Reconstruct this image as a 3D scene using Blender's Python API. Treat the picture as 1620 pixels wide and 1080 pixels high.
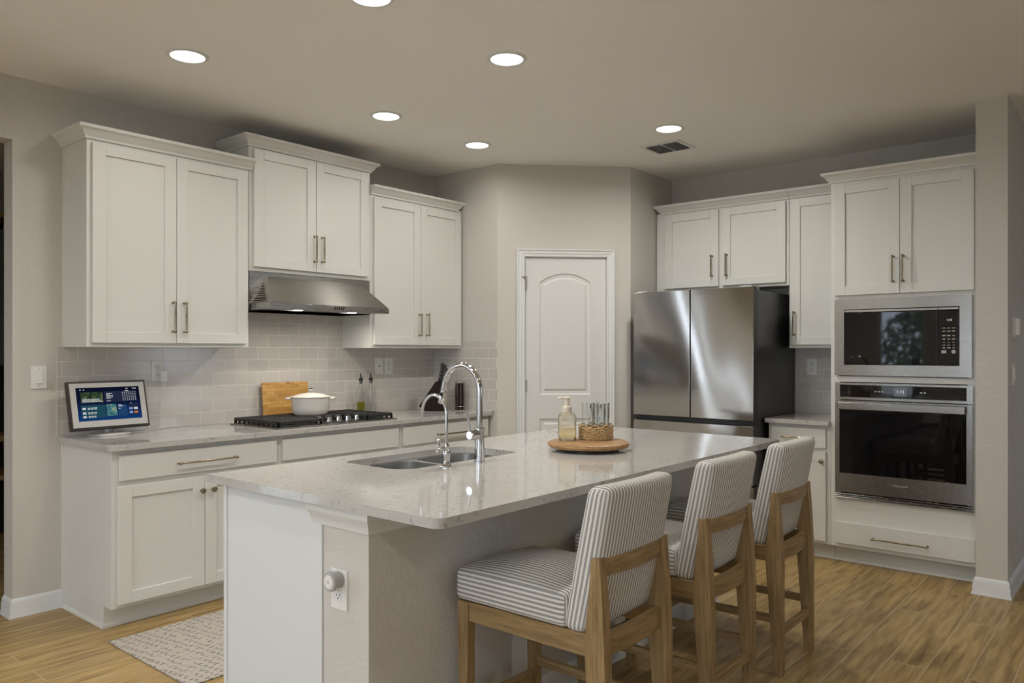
import bpy, bmesh, math, random
from mathutils import Vector, Matrix
random.seed(7)
for o in list(bpy.data.objects): bpy.data.objects.remove(o, do_unlink=True)
scene = bpy.context.scene
COL = scene.collection
R = math.radians

# ------------------------------------------------------------------ camera, sky, exposure
cam_d = bpy.data.cameras.new('camera'); cam = bpy.data.objects.new('camera', cam_d); COL.objects.link(cam)
cam_d.sensor_width = 36; cam_d.lens = 36*1227.4/1620; cam_d.shift_y = 14.6/1620; cam_d.clip_start = .02
cam.location = (0, 0, 1.3515); cam.rotation_euler = (R(90), 0, .695 - R(90))
scene.camera = cam
vs = scene.view_settings
vs.view_transform = 'Standard'; vs.look = 'None'; vs.gamma = 1; vs.use_curve_mapping = False
vs.exposure = -0.15
world = bpy.data.worlds.new('sky'); scene.world = world; world.use_nodes = True
bg = world.node_tree.nodes['Background']; bg.inputs[0].default_value = (.72, .84, 1, 1); bg.inputs[1].default_value = 5.5
CAN_FILL, CAN_COL = 14.5, (1, .965, .90)

# main planes of the room
YW, XB, ZC = 4.452, 5.730, 2.742            # range wall, oven wall, ceiling
PX, PY, QX, QY = 4.365, 3.781, 5.083, 3.070  # the pantry's two outer corners
XF, YF = -3.4, -3.6                          # window walls behind the camera
XH = 8.2                                     # end of the hallway on the right

# ------------------------------------------------------------------ materials
def mat(name, col=(.8,.8,.8), rough=.5, metal=0, **kw):
    m = bpy.data.materials.new(name); m.use_nodes = True
    b = m.node_tree.nodes['Principled BSDF']
    b.inputs['Base Color'].default_value = (*col, 1); b.inputs['Roughness'].default_value = rough; b.inputs['Metallic'].default_value = metal
    for k, v in kw.items(): b.inputs[k.replace('_', ' ')].default_value = v
    return m
class G:
    """small helper around one material's node tree"""
    def __init__(s, m): s.nt = m.node_tree; s.b = s.nt.nodes['Principled BSDF']
    def n(s, t, **kw):
        x = s.nt.nodes.new(t)
        for k, v in kw.items():
            if hasattr(x, k): setattr(x, k, v)
            else: x.inputs[k.replace('_', ' ')].default_value = v
        return x
    def l(s, a, b): s.nt.links.new(a, b)
    def coords(s, kind='Object', scale=(1,1,1), rot=(0,0,0)):
        t = s.n('ShaderNodeTexCoord'); mp = s.n('ShaderNodeMapping')
        mp.inputs['Scale'].default_value = scale; mp.inputs['Rotation'].default_value = rot
        s.l(t.outputs[kind], mp.inputs[0]); return mp.outputs[0]
    def noise(s, vec, scale, detail=4, rough=.5):
        x = s.n('ShaderNodeTexNoise'); x.inputs['Scale'].default_value = scale; x.inputs['Detail'].default_value = detail; x.inputs['Roughness'].default_value = rough
        if vec is not None: s.l(vec, x.inputs['Vector'])
        return x.outputs['Fac']
    def ramp(s, fac, stops, interp='LINEAR'):
        r = s.n('ShaderNodeValToRGB'); r.color_ramp.interpolation = interp
        e = r.color_ramp.elements
        while len(e) < len(stops): e.new(.5)
        for i, (p, c) in enumerate(stops): e[i].position = p; e[i].color = (*c, 1)
        s.l(fac, r.inputs[0]); return r.outputs[0]
    def mix(s, fac, a, b, mode='MIX'):
        x = s.n('ShaderNodeMix'); x.data_type = 'RGBA'; x.blend_type = mode
        for sock, v in ((x.inputs[0], fac), (x.inputs[6], a), (x.inputs[7], b)):
            if hasattr(v, 'node'): s.l(v, sock)
            elif isinstance(v, tuple): sock.default_value = (*v, 1)
            else: sock.default_value = v
        return x.outputs[2]
    def math(s, op, a, b=None):
        x = s.n('ShaderNodeMath'); x.operation = op
        for i, v in enumerate((a, b)):
            if v is None: continue
            if hasattr(v, 'node'): s.l(v, x.inputs[i])
            else: x.inputs[i].default_value = v
        return x.outputs[0]
    def bump(s, h, strength, dist=.002):
        x = s.n('ShaderNodeBump'); x.inputs['Strength'].default_value = strength; x.inputs['Distance'].default_value = dist
        s.l(h, x.inputs['Height']); s.l(x.outputs[0], s.b.inputs['Normal'])
    def col(s, c): s.l(c, s.b.inputs['Base Color'])

def plaster(name, col, scale, strength):
    m = mat(name, col, .85); g = G(m); v = g.coords()
    g.bump(g.noise(v, scale, 3, .55), strength, .004)
    g.col(g.mix(g.noise(v, 1.3, 2), tuple(c*.97 for c in col), tuple(min(1, c*1.03) for c in col)))
    return m
M_WALL = plaster('wall_paint', (.60,.575,.53), 48, .75)
M_CEIL = plaster('ceiling_paint', (.92,.895,.86), 80, .45)
M_CAB = mat('white_cabinet_paint', (.695,.695,.66), .38)
M_TRIM = mat('white_trim_paint', (.725,.745,.745), .42)
M_DOOR = mat('white_door_paint', (.70,.70,.69), .45)

def quartz():
    m = mat('speckled_quartz', (.7,.69,.67), .05); g = G(m); v = g.coords()
    base = g.mix(g.noise(v, 3.5, 4), (.45,.44,.42), (.545,.535,.515))
    v2 = g.coords(scale=(1,2.2,1), rot=(0,0,.4))
    sp = g.ramp(g.noise(v2, 30, 5, .66), [(.0,(0,0,0)), (.575,(0,0,0)), (.66,(1,1,1))])
    c = g.mix(g.math('MULTIPLY', sp, .75), base, (.25,.24,.235))
    w = g.ramp(g.noise(v, 60, 2), [(.62,(0,0,0)), (.75,(1,1,1))])
    g.col(g.mix(g.math('MULTIPLY', w, .5), c, (.70,.69,.67)))
    return m
M_QUARTZ = quartz()

def planks():
    m = mat('wood_look_tile_planks', (.4,.28,.15), .42); g = G(m); v = g.coords()
    br = g.n('ShaderNodeTexBrick'); g.l(v, br.inputs['Vector'])
    br.offset = .37; br.offset_frequency = 2; br.squash = 1
    for k, x in (('Scale',1), ('Mortar Size',.0022), ('Mortar Smooth',.1), ('Bias',0), ('Brick Width',1.22), ('Row Height',.152)): br.inputs[k].default_value = x
    br.inputs['Color1'].default_value = (.0,.0,.0,1); br.inputs['Color2'].default_value = (1,1,1,1); br.inputs['Mortar'].default_value = (.5,.5,.5,1)
    # grain stretched along the planks, shifted from plank to plank
    sep = g.n('ShaderNodeSeparateXYZ'); g.l(v, sep.inputs[0])
    cmb = g.n('ShaderNodeCombineXYZ'); g.l(g.math('MULTIPLY', sep.outputs[0], .09), cmb.inputs[0]); g.l(sep.outputs[1], cmb.inputs[1])
    g.l(g.math('MULTIPLY', br.outputs['Color'], 7.0), cmb.inputs[2])
    gr = g.noise(cmb.outputs[0], 34, 6, .62)
    wood = g.ramp(gr, [(.28,(.19,.120,.042)), (.46,(.365,.248,.095)), (.60,(.475,.335,.142)), (.78,(.58,.425,.20))])
    cm2 = g.n('ShaderNodeCombineXYZ'); g.l(g.math('MULTIPLY', sep.outputs[0], .5), cm2.inputs[0]); g.l(g.math('MULTIPLY', sep.outputs[1], 3), cm2.inputs[1])
    g.l(g.math('MULTIPLY', br.outputs['Color'], 3.0), cm2.inputs[2])
    kn = g.ramp(g.noise(cm2.outputs[0], 5, 3), [(.55,(1,1,1)), (.72,(.55,.50,.44))])
    wood = g.mix(.75, wood, kn, 'MULTIPLY')
    wood = g.mix(1, wood, g.ramp(br.outputs['Color'], [(0,(.86,.85,.83)), (1,(1.08,1.06,1.04))]), 'MULTIPLY')
    g.col(g.mix(br.outputs['Fac'], wood, (.50,.40,.27)))
    g.bump(g.math('SUBTRACT', g.math('MULTIPLY', gr, .3), br.outputs['Fac']), .25, .002)
    return m
M_FLOOR = planks()

def tiles(name, axis, zoff=.0):
    m = mat(name, (.5,.48,.45), .16); g = G(m); t = g.n('ShaderNodeTexCoord')
    sep = g.n('ShaderNodeSeparateXYZ'); g.l(t.outputs['Object'], sep.inputs[0])
    cmb = g.n('ShaderNodeCombineXYZ'); g.l(sep.outputs[axis], cmb.inputs[0]); g.l(g.math('ADD', sep.outputs[2], zoff), cmb.inputs[1])
    br = g.n('ShaderNodeTexBrick'); g.l(cmb.outputs[0], br.inputs['Vector']); br.offset = .5
    for k, x in (('Scale',1), ('Mortar Size',.0016), ('Mortar Smooth',.2), ('Brick Width',.1545), ('Row Height',.0785)): br.inputs[k].default_value = x
    br.inputs['Color1'].default_value = (.56,.53,.49,1); br.inputs['Color2'].default_value = (.61,.575,.535,1); br.inputs['Mortar'].default_value = (.76,.73,.69,1)
    g.col(br.outputs['Color'])
    g.l(g.ramp(br.outputs['Fac'], [(0,(.14,)*3), (1,(.8,)*3)]), g.b.inputs['Roughness'])
    g.bump(g.math('SUBTRACT', g.math('MULTIPLY', g.noise(t.outputs['Object'], 9, 1), .25), br.outputs['Fac']), .35, .003)
    return m
M_TILE_X, M_TILE_Y = tiles('subway_tile_range_wall', 0, .040), tiles('subway_tile_side_wall', 1, .040)

def steel(name, col=(.50,.485,.465), rough=.24, warp=0, stretch=(1,1,60), aniso=.5, arot=0, tang=(0,0,1)):
    m = mat(name, col, rough, 1); g = G(m); v = g.coords(scale=stretch)
    g.b.inputs['Anisotropic'].default_value = aniso; g.b.inputs['Anisotropic Rotation'].default_value = arot
    tg = g.n('ShaderNodeCombineXYZ')
    for i in range(3): tg.inputs[i].default_value = tang[i]
    g.l(tg.outputs[0], g.b.inputs['Tangent'])
    n = g.noise(v, 22, 3)
    if warp:
        w = g.noise(g.coords(scale=(1,1.5,.5)), 1.9, 0)
        t = g.n('ShaderNodeTexCoord'); sp = g.n('ShaderNodeSeparateXYZ'); g.l(t.outputs['Object'], sp.inputs[0])
        tw = g.math('MULTIPLY', sp.outputs[1], g.math('SINE', g.math('MULTIPLY', g.math('SUBTRACT', sp.outputs[2], 1.36), 2.6)))
        g.bump(g.math('ADD', g.math('MULTIPLY', w, .10), g.math('ADD', g.math('MULTIPLY', tw, .40), g.math('MULTIPLY', sp.outputs[1], .59))), warp, .10)
    g.l(g.ramp(n, [(.3,(rough*.8,)*3), (.7,(rough*1.25,)*3)]), g.b.inputs['Roughness'])
    return m
M_STEEL = steel('brushed_stainless', (.36,.345,.325), stretch=(1,1,60))
M_STEEL_D = steel('brushed_stainless_dark', (.36,.35,.335), .27)
M_FRIDGE = steel('fridge_stainless', (.43,.40,.365), .10, warp=.7, stretch=(1,40,1), aniso=0)
M_HOOD = steel('hood_stainless', (.34,.325,.30), .30, stretch=(1,60,60), aniso=.9)
M_SINK = mat('sink_stainless', (.62,.62,.61), .30, 1)
M_CHROME = mat('chrome', (.60,.60,.60), .06, 1)
M_NICKEL = mat('aged_nickel_handles', (.36,.31,.225), .25, 1)
M_HINGE = mat('satin_nickel_hinge', (.52,.51,.48), .3, 1)
M_BLACK = mat('black_plastic', (.012,.012,.013), .4)
M_FSIDE = mat('dark_fridge_side', (.014,.014,.015), .28)
M_IRON = mat('cast_iron', (.018,.017,.016), .55)
M_BGLASS = mat('black_oven_glass', (.004,.004,.005), .03)
M_DARKIN = mat('dark_interior', (.01,.01,.01), .8)
M_WPLAST = mat('white_plastic', (.80,.80,.78), .35)
M_GPLAST = mat('grey_plastic', (.42,.42,.42), .5)
M_SLOT = mat('dark_slot', (.03,.03,.03), .7)
M_ENAMEL = mat('cream_enamel', (.74,.71,.65), .18)
def glow(name, col, s):
    m = mat(name, (0,0,0), .4, Specular_IOR_Level=.1); b = m.node_tree.nodes['Principled BSDF']
    b.inputs['Emission Color'].default_value = (*col, 1); b.inputs['Emission Strength'].default_value = s; return m
M_LENS = glow('lit_lamp_lens', (1,.97,.92), 6)
M_DIGIT = glow('display_digits', (.9,.95,1), .9)
M_DISP = glow('display_glow', (.35,.38,.42), .35)
M_KEYS = mat('printed_key_legends', (.42,.42,.42), .6)

def wood(name, dark, light, scale=(18,18,1.2), rough=.42, nscale=5):
    m = mat(name, light, rough); g = G(m); v = g.coords(scale=scale)
    n = g.noise(v, nscale, 5, .6)
    mid = tuple((a+b)/2 for a, b in zip(dark, light))
    g.col(g.ramp(n, [(.3,dark), (.5,mid), (.7,light)])); g.bump(n, .08, .002); return m
M_STOOL = wood('oak_stool_wood', (.18,.115,.048), (.39,.265,.125))
M_STOOL_H = wood('oak_stool_rail', (.18,.115,.048), (.39,.265,.125), scale=(1.2,14,18))
M_STOOL_S = wood('oak_stool_side_rail', (.18,.115,.048), (.39,.265,.125), scale=(14,1.2,18))
M_BAMBOO = None
def bamboo():
    m = mat('bamboo_board', (.55,.30,.08), .4); g = G(m); t = g.n('ShaderNodeTexCoord')
    sep = g.n('ShaderNodeSeparateXYZ'); g.l(t.outputs['Object'], sep.inputs[0])
    cmb = g.n('ShaderNodeCombineXYZ'); g.l(sep.outputs[0], cmb.inputs[0]); g.l(sep.outputs[2], cmb.inputs[1])
    br = g.n('ShaderNodeTexBrick'); g.l(cmb.outputs[0], br.inputs['Vector']); br.offset = .37
    for k, x in (('Scale',1), ('Mortar Size',.0006), ('Brick Width',.062), ('Row Height',.021)): br.inputs[k].default_value = x
    br.inputs['Color1'].default_value = (.45,.235,.06,1); br.inputs['Color2'].default_value = (.66,.39,.125,1); br.inputs['Mortar'].default_value = (.33,.16,.04,1)
    n = g.noise(g.coords(scale=(4,4,60)), 8, 3)
    g.col(g.mix(.5, br.outputs['Color'], g.ramp(n, [(.3,(.66,.62,.55)), (.7,(1.1,1.05,1))]), 'MULTIPLY')); return m
M_BAMBOO = bamboo()
M_TRAY = wood('acacia_tray_wood', (.22,.115,.04), (.50,.30,.13), scale=(22,2.5,22), nscale=4)
M_KBLOCK = wood('dark_walnut_block', (.006,.004,.003), (.022,.012,.007), scale=(14,14,2), rough=.6)
M_SHELFWOOD = wood('shelf_wood', (.25,.15,.06), (.45,.30,.14), scale=(2,14,14))

def stripes():
    m = mat('striped_linen', (.6,.6,.58), .9); g = G(m)
    uv = g.n('ShaderNodeUVMap'); sep = g.n('ShaderNodeSeparateXYZ'); g.l(uv.outputs[0], sep.inputs[0])
    nz = g.noise(g.coords(scale=(1,1,1)), 260, 2)
    x = g.math('ADD', sep.outputs[0], g.math('MULTIPLY', g.math('SUBTRACT', nz, .5), .0022))
    s = g.math('SINE', g.math('MULTIPLY', x, 2*math.pi/.0145))
    f = g.ramp(g.math('ADD', g.math('MULTIPLY', s, .5), .5), [(.40,(0,0,0)), (.58,(1,1,1))])
    slub = g.noise(g.coords('UV', scale=(900,60,1)), 1, 3)
    dark = g.mix(slub, (.235,.235,.235), (.43,.42,.405)); light = g.mix(slub, (.68,.665,.63), (.84,.825,.79))
    g.col(g.mix(f, light, dark)); g.bump(nz, .35, .0015); return m
M_STRIPE = stripes()

def wicker():
    m = mat('woven_wicker', (.4,.25,.1), .65); g = G(m); v = g.coords()
    n = g.noise(v, 120, 2); g.col(g.ramp(n, [(.3,(.36,.22,.09)), (.7,(.72,.53,.30))])); return m
M_WICKER = wicker()

def rug_mat():
    m = mat('flatweave_rug', (.5,.45,.38), .95); g = G(m); t = g.n('ShaderNodeTexCoord')
    sep = g.n('ShaderNodeSeparateXYZ'); g.l(t.outputs['Object'], sep.inputs[0])
    X, Y = sep.outputs[0], sep.outputs[1]
    def tri(v, p):   # 0..1 triangle wave
        return g.math('MULTIPLY', g.math('PINGPONG', v, p/2), 2/p)
    dia = g.math('ADD', tri(X, .34), tri(Y, .24))
    rings = tri(dia, .30)
    f1 = g.ramp(rings, [(.30,(0,0,0)), (.36,(1,1,1))])
    rows = g.ramp(tri(Y, .0175), [(.48,(0,0,0)), (.60,(1,1,1))])
    rowi = g.math('FLOOR', g.math('DIVIDE', Y, .0175))
    dash = g.ramp(tri(g.math('ADD', X, g.math('MULTIPLY', rowi, .0031)), .040), [(.32,(0,0,0)), (.42,(1,1,1))])
    wear = g.ramp(g.noise(g.coords(scale=(22,22,1)), 1, 3), [(.38,(0,0,0)), (.50,(1,1,1))])
    f = g.math('MULTIPLY', g.math('MULTIPLY', rows, dash), g.math('MULTIPLY', wear, f1))
    wv = g.noise(g.coords(scale=(200,200,1)), 1, 1)
    base = g.mix(wv, (.40,.36,.31), (.58,.53,.465))
    g.col(g.mix(g.math('MULTIPLY', f, .85), base, (.085,.08,.085))); g.bump(wv, .5, .003); return m
M_RUG = rug_mat()

def glass(name, col=(1,1,1), rough=0, ior=1.45):
    m = mat(name, col, rough); b = m.node_tree.nodes['Principled BSDF']
    b.inputs['Transmission Weight'].default_value = 1; b.inputs['IOR'].default_value = ior; return m
M_GLASS = glass('clear_glass', (.97,.98,.97)); M_OIL = glass('olive_oil', (.88,.82,.10), 0, 1.2)
M_WINGLASS = glass('window_glass', (1,1,1), 0, 1.02)
M_SOAP = glass('amber_clear_plastic', (.985,.95,.86), .08, 1.3); M_LIQ = glass('soap_liquid', (.97,.88,.62), .05, 1.15)
M_PUMP = mat('cream_pump_plastic', (.74,.67,.54), .4)
def screen_mat():
    m = mat('tablet_screen', (0,0,0), .1, Specular_IOR_Level=.12); g = G(m); t = g.n('ShaderNodeTexCoord')
    sep = g.n('ShaderNodeSeparateXYZ'); g.l(t.outputs['Generated'], sep.inputs[0])
    c = g.ramp(sep.outputs[2], [(0,(.006,.045,.17)), (.35,(.004,.014,.065)), (.7,(.002,.004,.02)), (1,(.002,.004,.018))])
    g.l(c, g.b.inputs['Emission Color']); g.b.inputs['Emission Strength'].default_value = 1; return m
M_SCREEN = screen_mat()
def photo_mat(name, cols):
    m = mat(name, (0,0,0), .2, Specular_IOR_Level=.1); g = G(m)
    c = g.ramp(g.noise(g.coords(), 45, 4), [(.3,cols[0]), (.5,cols[1]), (.68,cols[2])])
    g.l(c, g.b.inputs['Emission Color']); g.b.inputs['Emission Strength'].default_value = .6; return m
M_FOREST = photo_mat('screen_forest_picture', [(.01,.03,.03), (.05,.10,.04), (.35,.38,.22)])
M_BEACH = photo_mat('screen_colourful_picture', [(.02,.12,.22), (.10,.35,.35), (.75,.72,.4)])
M_TEAL = glow('screen_teal_panel', (.012,.085,.13), .7); M_NAVY = glow('screen_navy_panel', (.012,.02,.06), .8)
M_BLUE = glow('screen_blue_panel', (.012,.07,.20), .7); M_WHITE = glow('screen_white_text', (.85,.88,.9), .7)
M_ORANGE = glow('screen_orange_icon', (.75,.28,.12), .6); M_LILAC = glow('screen_blue_icon', (.25,.42,.85), .7)
M_LEAF = mat('tree_leaves', (.20,.23,.15), .6); M_BARK = mat('tree_bark', (.05,.04,.03), .9); M_GROUND = mat('pale_ground', (.50,.48,.44), .9)
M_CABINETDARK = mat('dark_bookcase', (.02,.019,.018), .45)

# ------------------------------------------------------------------ mesh helpers
ID = lambda u, w, z: (u, w, z)
def mapL(plane): return lambda u, w, z: (u, plane + w, z)       # faces the camera side of the range wall
def mapR(plane): return lambda u, w, z: (plane + w, u, z)       # faces the camera side of the oven wall
PD = Vector((QX-PX, QY-PY)); PL = PD.length; PD /= PL; PN = Vector((-PD.y, PD.x))
def mapP(u, w, z): return (PX + PD.x*u + PN.x*w, PY + PD.y*u + PN.y*w, z)   # along the angled pantry wall

class MB:
    def __init__(s, M=None): s.bm = bmesh.new(); s.M = M
    def _new(s, vs):
        if s.M is not None:
            for v in vs: v.co = s.M @ v.co
    def box(s, x0, x1, y0, y1, z0, z1, b=0, seg=2, f=ID):
        co = [f(x, y, z) for x in (x0, x1) for y in (y0, y1) for z in (z0, z1)]
        v = [s.bm.verts.new(c) for c in co]
        fs = [s.bm.faces.new([v[i] for i in q]) for q in ((0,1,3,2), (4,6,7,5), (0,4,5,1), (2,3,7,6), (0,2,6,4), (1,5,7,3))]
        if b > 0:
            es = list({e for q in fs for e in q.edges})
            r = bmesh.ops.bevel(s.bm, geom=es, offset=b, segments=seg, profile=.5, affect='EDGES')
            s._new({x for q in r['faces'] for x in q.verts} | {x for x in v if x.is_valid})
        else: s._new(v)
        return s
    def prism(s, pts, d0, d1, f, b=0):
        a = [s.bm.verts.new(f(p[0], p[1], d0)) for p in pts]; c = [s.bm.verts.new(f(p[0], p[1], d1)) for p in pts]
        n = len(pts); fs = [s.bm.faces.new(a), s.bm.faces.new(c[::-1])]
        for i in range(n): fs.append(s.bm.faces.new((a[i], c[i], c[(i+1) % n], a[(i+1) % n])))
        if b > 0:
            es = list({e for q in fs for e in q.edges})
            r = bmesh.ops.bevel(s.bm, geom=es, offset=b, segments=2, profile=.5, affect='EDGES')
            s._new({x for q in r['faces'] for x in q.verts} | {x for x in a+c if x.is_valid})
        else: s._new(a+c)
        return s
    def lathe(s, prof, c=(0,0,0), seg=32, axis=None, sx=1, sy=1, closed=False):
        A = axis or Matrix.Identity(3); c = Vector(c); rings = []; allv = []
        for r, z in prof:
            if r < 1e-6: ring = [s.bm.verts.new(c + A @ Vector((0, 0, z)))]
            else: ring = [s.bm.verts.new(c + A @ Vector((r*sx*math.cos(2*math.pi*i/seg), r*sy*math.sin(2*math.pi*i/seg), z))) for i in range(seg)]
            rings.append(ring); allv += ring
        pairs = list(zip(rings, rings[1:])) + ([(rings[-1], rings[0])] if closed else [])
        for p, q in pairs:
            for i in range(seg):
                j = (i+1) % seg
                if len(p) == 1 and len(q) == 1: break
                if len(p) == 1: s.bm.faces.new((p[0], q[i], q[j]))
                elif len(q) == 1: s.bm.faces.new((p[i], q[0], p[j]))
                else: s.bm.faces.new((p[i], q[i], q[j], p[j]))
        if not closed:
            for r in (rings[0], rings[-1]):
                if len(r) > 1: s.bm.faces.new(r)
        s._new(allv); return s
    def cyl(s, p0, p1, r0, r1=None, seg=20): return s.tube([p0, p1], [r0, r0 if r1 is None else r1], seg)
    def tube(s, pts, r, seg=12, cap=True, loop=False):
        pts = [Vector(p) for p in pts]; n = len(pts); rr = r if isinstance(r, (list, tuple)) else [r]*n
        up = None; rings = []; allv = []
        for i, p in enumerate(pts):
            if loop: t = pts[(i+1) % n] - pts[i-1]
            else: t = pts[min(i+1, n-1)] - pts[max(i-1, 0)]
            t.normalize()
            if up is None: up = t.orthogonal().normalized()
            up = (up - t*up.dot(t)).normalized(); sd = t.cross(up)
            ring = [s.bm.verts.new(p + (up*math.cos(2*math.pi*k/seg) + sd*math.sin(2*math.pi*k/seg))*rr[i]) for k in range(seg)]
            rings.append(ring); allv += ring
        for i in range(n if loop else n-1):
            a, b = rings[i], rings[(i+1) % n]
            for k in range(seg): s.bm.faces.new((a[k], a[(k+1) % seg], b[(k+1) % seg], b[k]))
        if cap and not loop: s.bm.faces.new(rings[0][::-1]); s.bm.faces.new(rings[-1])
        s._new(allv); return s
    def sweep(s, path, prof, side=1):
        """profile [(out, z)] along a level polyline [(x, y)], offset to the right of travel times side, mitred"""
        P = [Vector(p) for p in path]; n = len(P); rings = []; allv = []
        def nr(a, b): d = (b-a).normalized(); return Vector((d.y, -d.x))*side
        for i, p in enumerate(P):
            if i == 0: m = nr(P[0], P[1])
            elif i == n-1: m = nr(P[-2], P[-1])
            else:
                a, b = nr(P[i-1], p), nr(p, P[i+1]); m = (a+b); m /= max(.2, m.dot(a))
            ring = [s.bm.verts.new((p.x+m.x*o, p.y+m.y*o, z)) for o, z in prof]; rings.append(ring); allv += ring
        k = len(prof)
        for a, b in zip(rings, rings[1:]):
            for j in range(k): s.bm.faces.new((a[j], b[j], b[(j+1) % k], a[(j+1) % k]))
        s.bm.faces.new(rings[0]); s.bm.faces.new(rings[-1][::-1]); s._new(allv); return s
    def sphere(s, c, r, sx=1, sy=1, sz=1, seg=16):
        n = 10; prof = [(r*math.sin(math.pi*i/n), -r*math.cos(math.pi*i/n)*sz) for i in range(n+1)]
        prof[0] = (0, -r*sz); prof[-1] = (0, r*sz)
        return s.lathe(prof, c, seg, sx=sx, sy=sy)
    def build(s, name, m, parent=None, origin=None, smooth=True, angle=35, normals=True):
        if normals: bmesh.ops.recalc_face_normals(s.bm, faces=s.bm.faces[:])
        off = Vector(origin) if origin is not None else Vector((0,0,0))
        p = parent
        while p is not None: off = off + p.location; p = p.parent
        for v in s.bm.verts: v.co -= off
        me = bpy.data.meshes.new(name); s.bm.to_mesh(me); s.bm.free()
        if smooth:
            me.polygons.foreach_set('use_smooth', [True]*len(me.polygons)); me.set_sharp_from_angle(angle=R(angle))
        me.materials.append(m)
        o = bpy.data.objects.new(name, me); COL.objects.link(o)
        if smooth and len(me.polygons) < 6000:
            wn = o.modifiers.new('even_shading', 'WEIGHTED_NORMAL'); wn.keep_sharp = True; wn.weight = 90
        if parent: o.parent = parent
        if origin is not None: o.location = origin
        return o
def tag(o, label, cat, group=None):
    o['label'] = label; o['category'] = cat
    if group: o['group'] = group
    return o
def thing(name, loc, label, cat, group=None):
    o = bpy.data.objects.new(name, None); o.empty_display_size = .1; COL.objects.link(o); o.location = loc
    return tag(o, label, cat, group)
def struct(o, **kw): o['kind'] = 'structure'; return o
def copy_tree(o, parent=None):
    c = o.copy(); COL.objects.link(c)
    if parent: c.parent = parent
    for ch in list(o.children): copy_tree(ch, c)
    return c
def text(name, s, size, f, m, parent, depth=.0004, align='CENTER'):
    """lettering laid on a surface: f maps (right, out, up) to the place"""
    cu = bpy.data.curves.new(name, 'FONT'); cu.body = s; cu.size = size; cu.align_x = align; cu.align_y = 'CENTER'; cu.extrude = depth
    t = bpy.data.objects.new(name, cu); me = bpy.data.meshes.new_from_object(t)
    bpy.data.objects.remove(t); bpy.data.curves.remove(cu)
    b = MB(); b.bm.from_mesh(me); bpy.data.meshes.remove(me)
    for v in b.bm.verts: v.co = f(v.co.x, v.co.z, v.co.y)
    return b.build(name, m, parent, smooth=False)

M_KBLOCK.node_tree.nodes['Principled BSDF'].inputs['Specular IOR Level'].default_value = .2
# ------------------------------------------------------------------ room shell
def wall(name, f, u0, u1, th, z1, holes=(), m=None, z0=0):
    b = MB(); us = sorted({u0, u1} | {h[0] for h in holes} | {h[1] for h in holes})
    for a, c in zip(us, us[1:]):
        hs = sorted([h for h in holes if h[0] <= a+1e-6 and h[1] >= c-1e-6], key=lambda h: h[2]); z = z0
        for h in hs:
            if h[2] > z+1e-4: b.box(a, c, 0, th, z, h[2], f=f)
            z = h[3]
        if z < z1-1e-4: b.box(a, c, 0, th, z, z1, f=f)
    bmesh.ops.remove_doubles(b.bm, verts=b.bm.verts[:], dist=1e-5)
    return struct(b.build(name, m or M_WALL, smooth=False))
struct(MB().box(XF-.12, XH+.2, YF-.12, YW+.12, -.1, 0).box(.15, XH+.2, YW+.12, 7.1, -.1, 0).build('floor', M_FLOOR, smooth=False))
struct(MB().box(XF-.12, XH+.2, YF-.12, YW+.12, ZC, ZC+.1).box(.15, XH+.2, YW+.12, 7.1, ZC, ZC+.1).build('ceiling', M_CEIL, smooth=False))
WIN_L = [(-.47,.17,.25,2.35), (-1.24,-.81,.25,2.35)]  # unseen windows, sized and placed so the fridge doors reflect bright streaks
wall('wall_left', mapL(YW), XF, PX, .12, ZC, [(.30,1.395,0,2.42)] + WIN_L)
wall('wall_pantry_left', mapR(PX), PY, YW, .10, ZC)
wall('wall_pantry', mapP, 0, PL, .10, ZC, [(.200,.832,0,2.056)])
wall('wall_pantry_right', mapL(QY), QX, XB, .10, ZC)
wall('wall_back', mapR(XB), .63, QY, .12, ZC)
wall('wall_right', mapL(.632), 4.972, XH, .152, ZC)
wall('wall_hall', mapR(XH), YF, .63, .12, ZC)
WIN_F = [(2.84,3.55,.45,2.12), (.9,2.2,.45,2.12), (-.7,.6,.45,2.12)]
wall('wall_front', mapR(XF-.12), YF, YW+.12, .12, ZC, WIN_F)
WIN_S = [(-3.0,-2.1,.45,2.12), (5.7,7.0,.9,2.12)]  # last entry: unseen window added to put cool light on the hall wall
wall('wall_rear', mapL(YF-.12), XF, XH, .12, ZC, WIN_S)
wall('wall_study', mapL(7.0), .15, PX, .1, ZC)
wall('wall_study_end', mapR(.15), YW+.12, 7.0, .08, ZC)
wall('wall_study_side', mapR(PX+.1), YW, 7.0, .1, ZC)
def window(i, f, h):
    u0, u1, z0, z1 = h
    fr = MB()
    for q in ((u0,u0+.05,z0,z1), (u1-.05,u1,z0,z1), (u0+.05,u1-.05,z0,z0+.05), (u0+.05,u1-.05,z1-.05,z1)): fr.box(q[0], q[1], .03, .09, q[2], q[3], f=f)
    zm = (z0+z1)/2
    if u1-u0 > .8: fr.box(u0+.05, u1-.05, .04, .08, zm-.02, zm+.02, f=f)
    w = struct(fr.build('window_%d' % i, M_TRIM))
    MB().box(u0+.05, u1-.05, .058, .062, z0+.05, z1-.05, f=f).build('pane', M_WINGLASS, w)
for i, (f, h) in enumerate([(mapL(YW), h) for h in WIN_L] + [(mapR(XF-.12), h) for h in WIN_F] + [(mapL(YF-.12), h) for h in WIN_S]): window(i+1, f, h)
BASE = [(0,0), (.020,0), (.020,.012), (.0145,.02), (.0145,.055), (.010,.066), (.0115,.078), (.004,.092), (0,.095)]
def baseboard(name, path, side=1): return struct(MB().sweep(path, BASE, side).build(name, M_TRIM, angle=50))
baseboard('baseboard_left', [(1.395,YW+.12), (1.395,YW), (1.629,YW)], 1)
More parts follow.
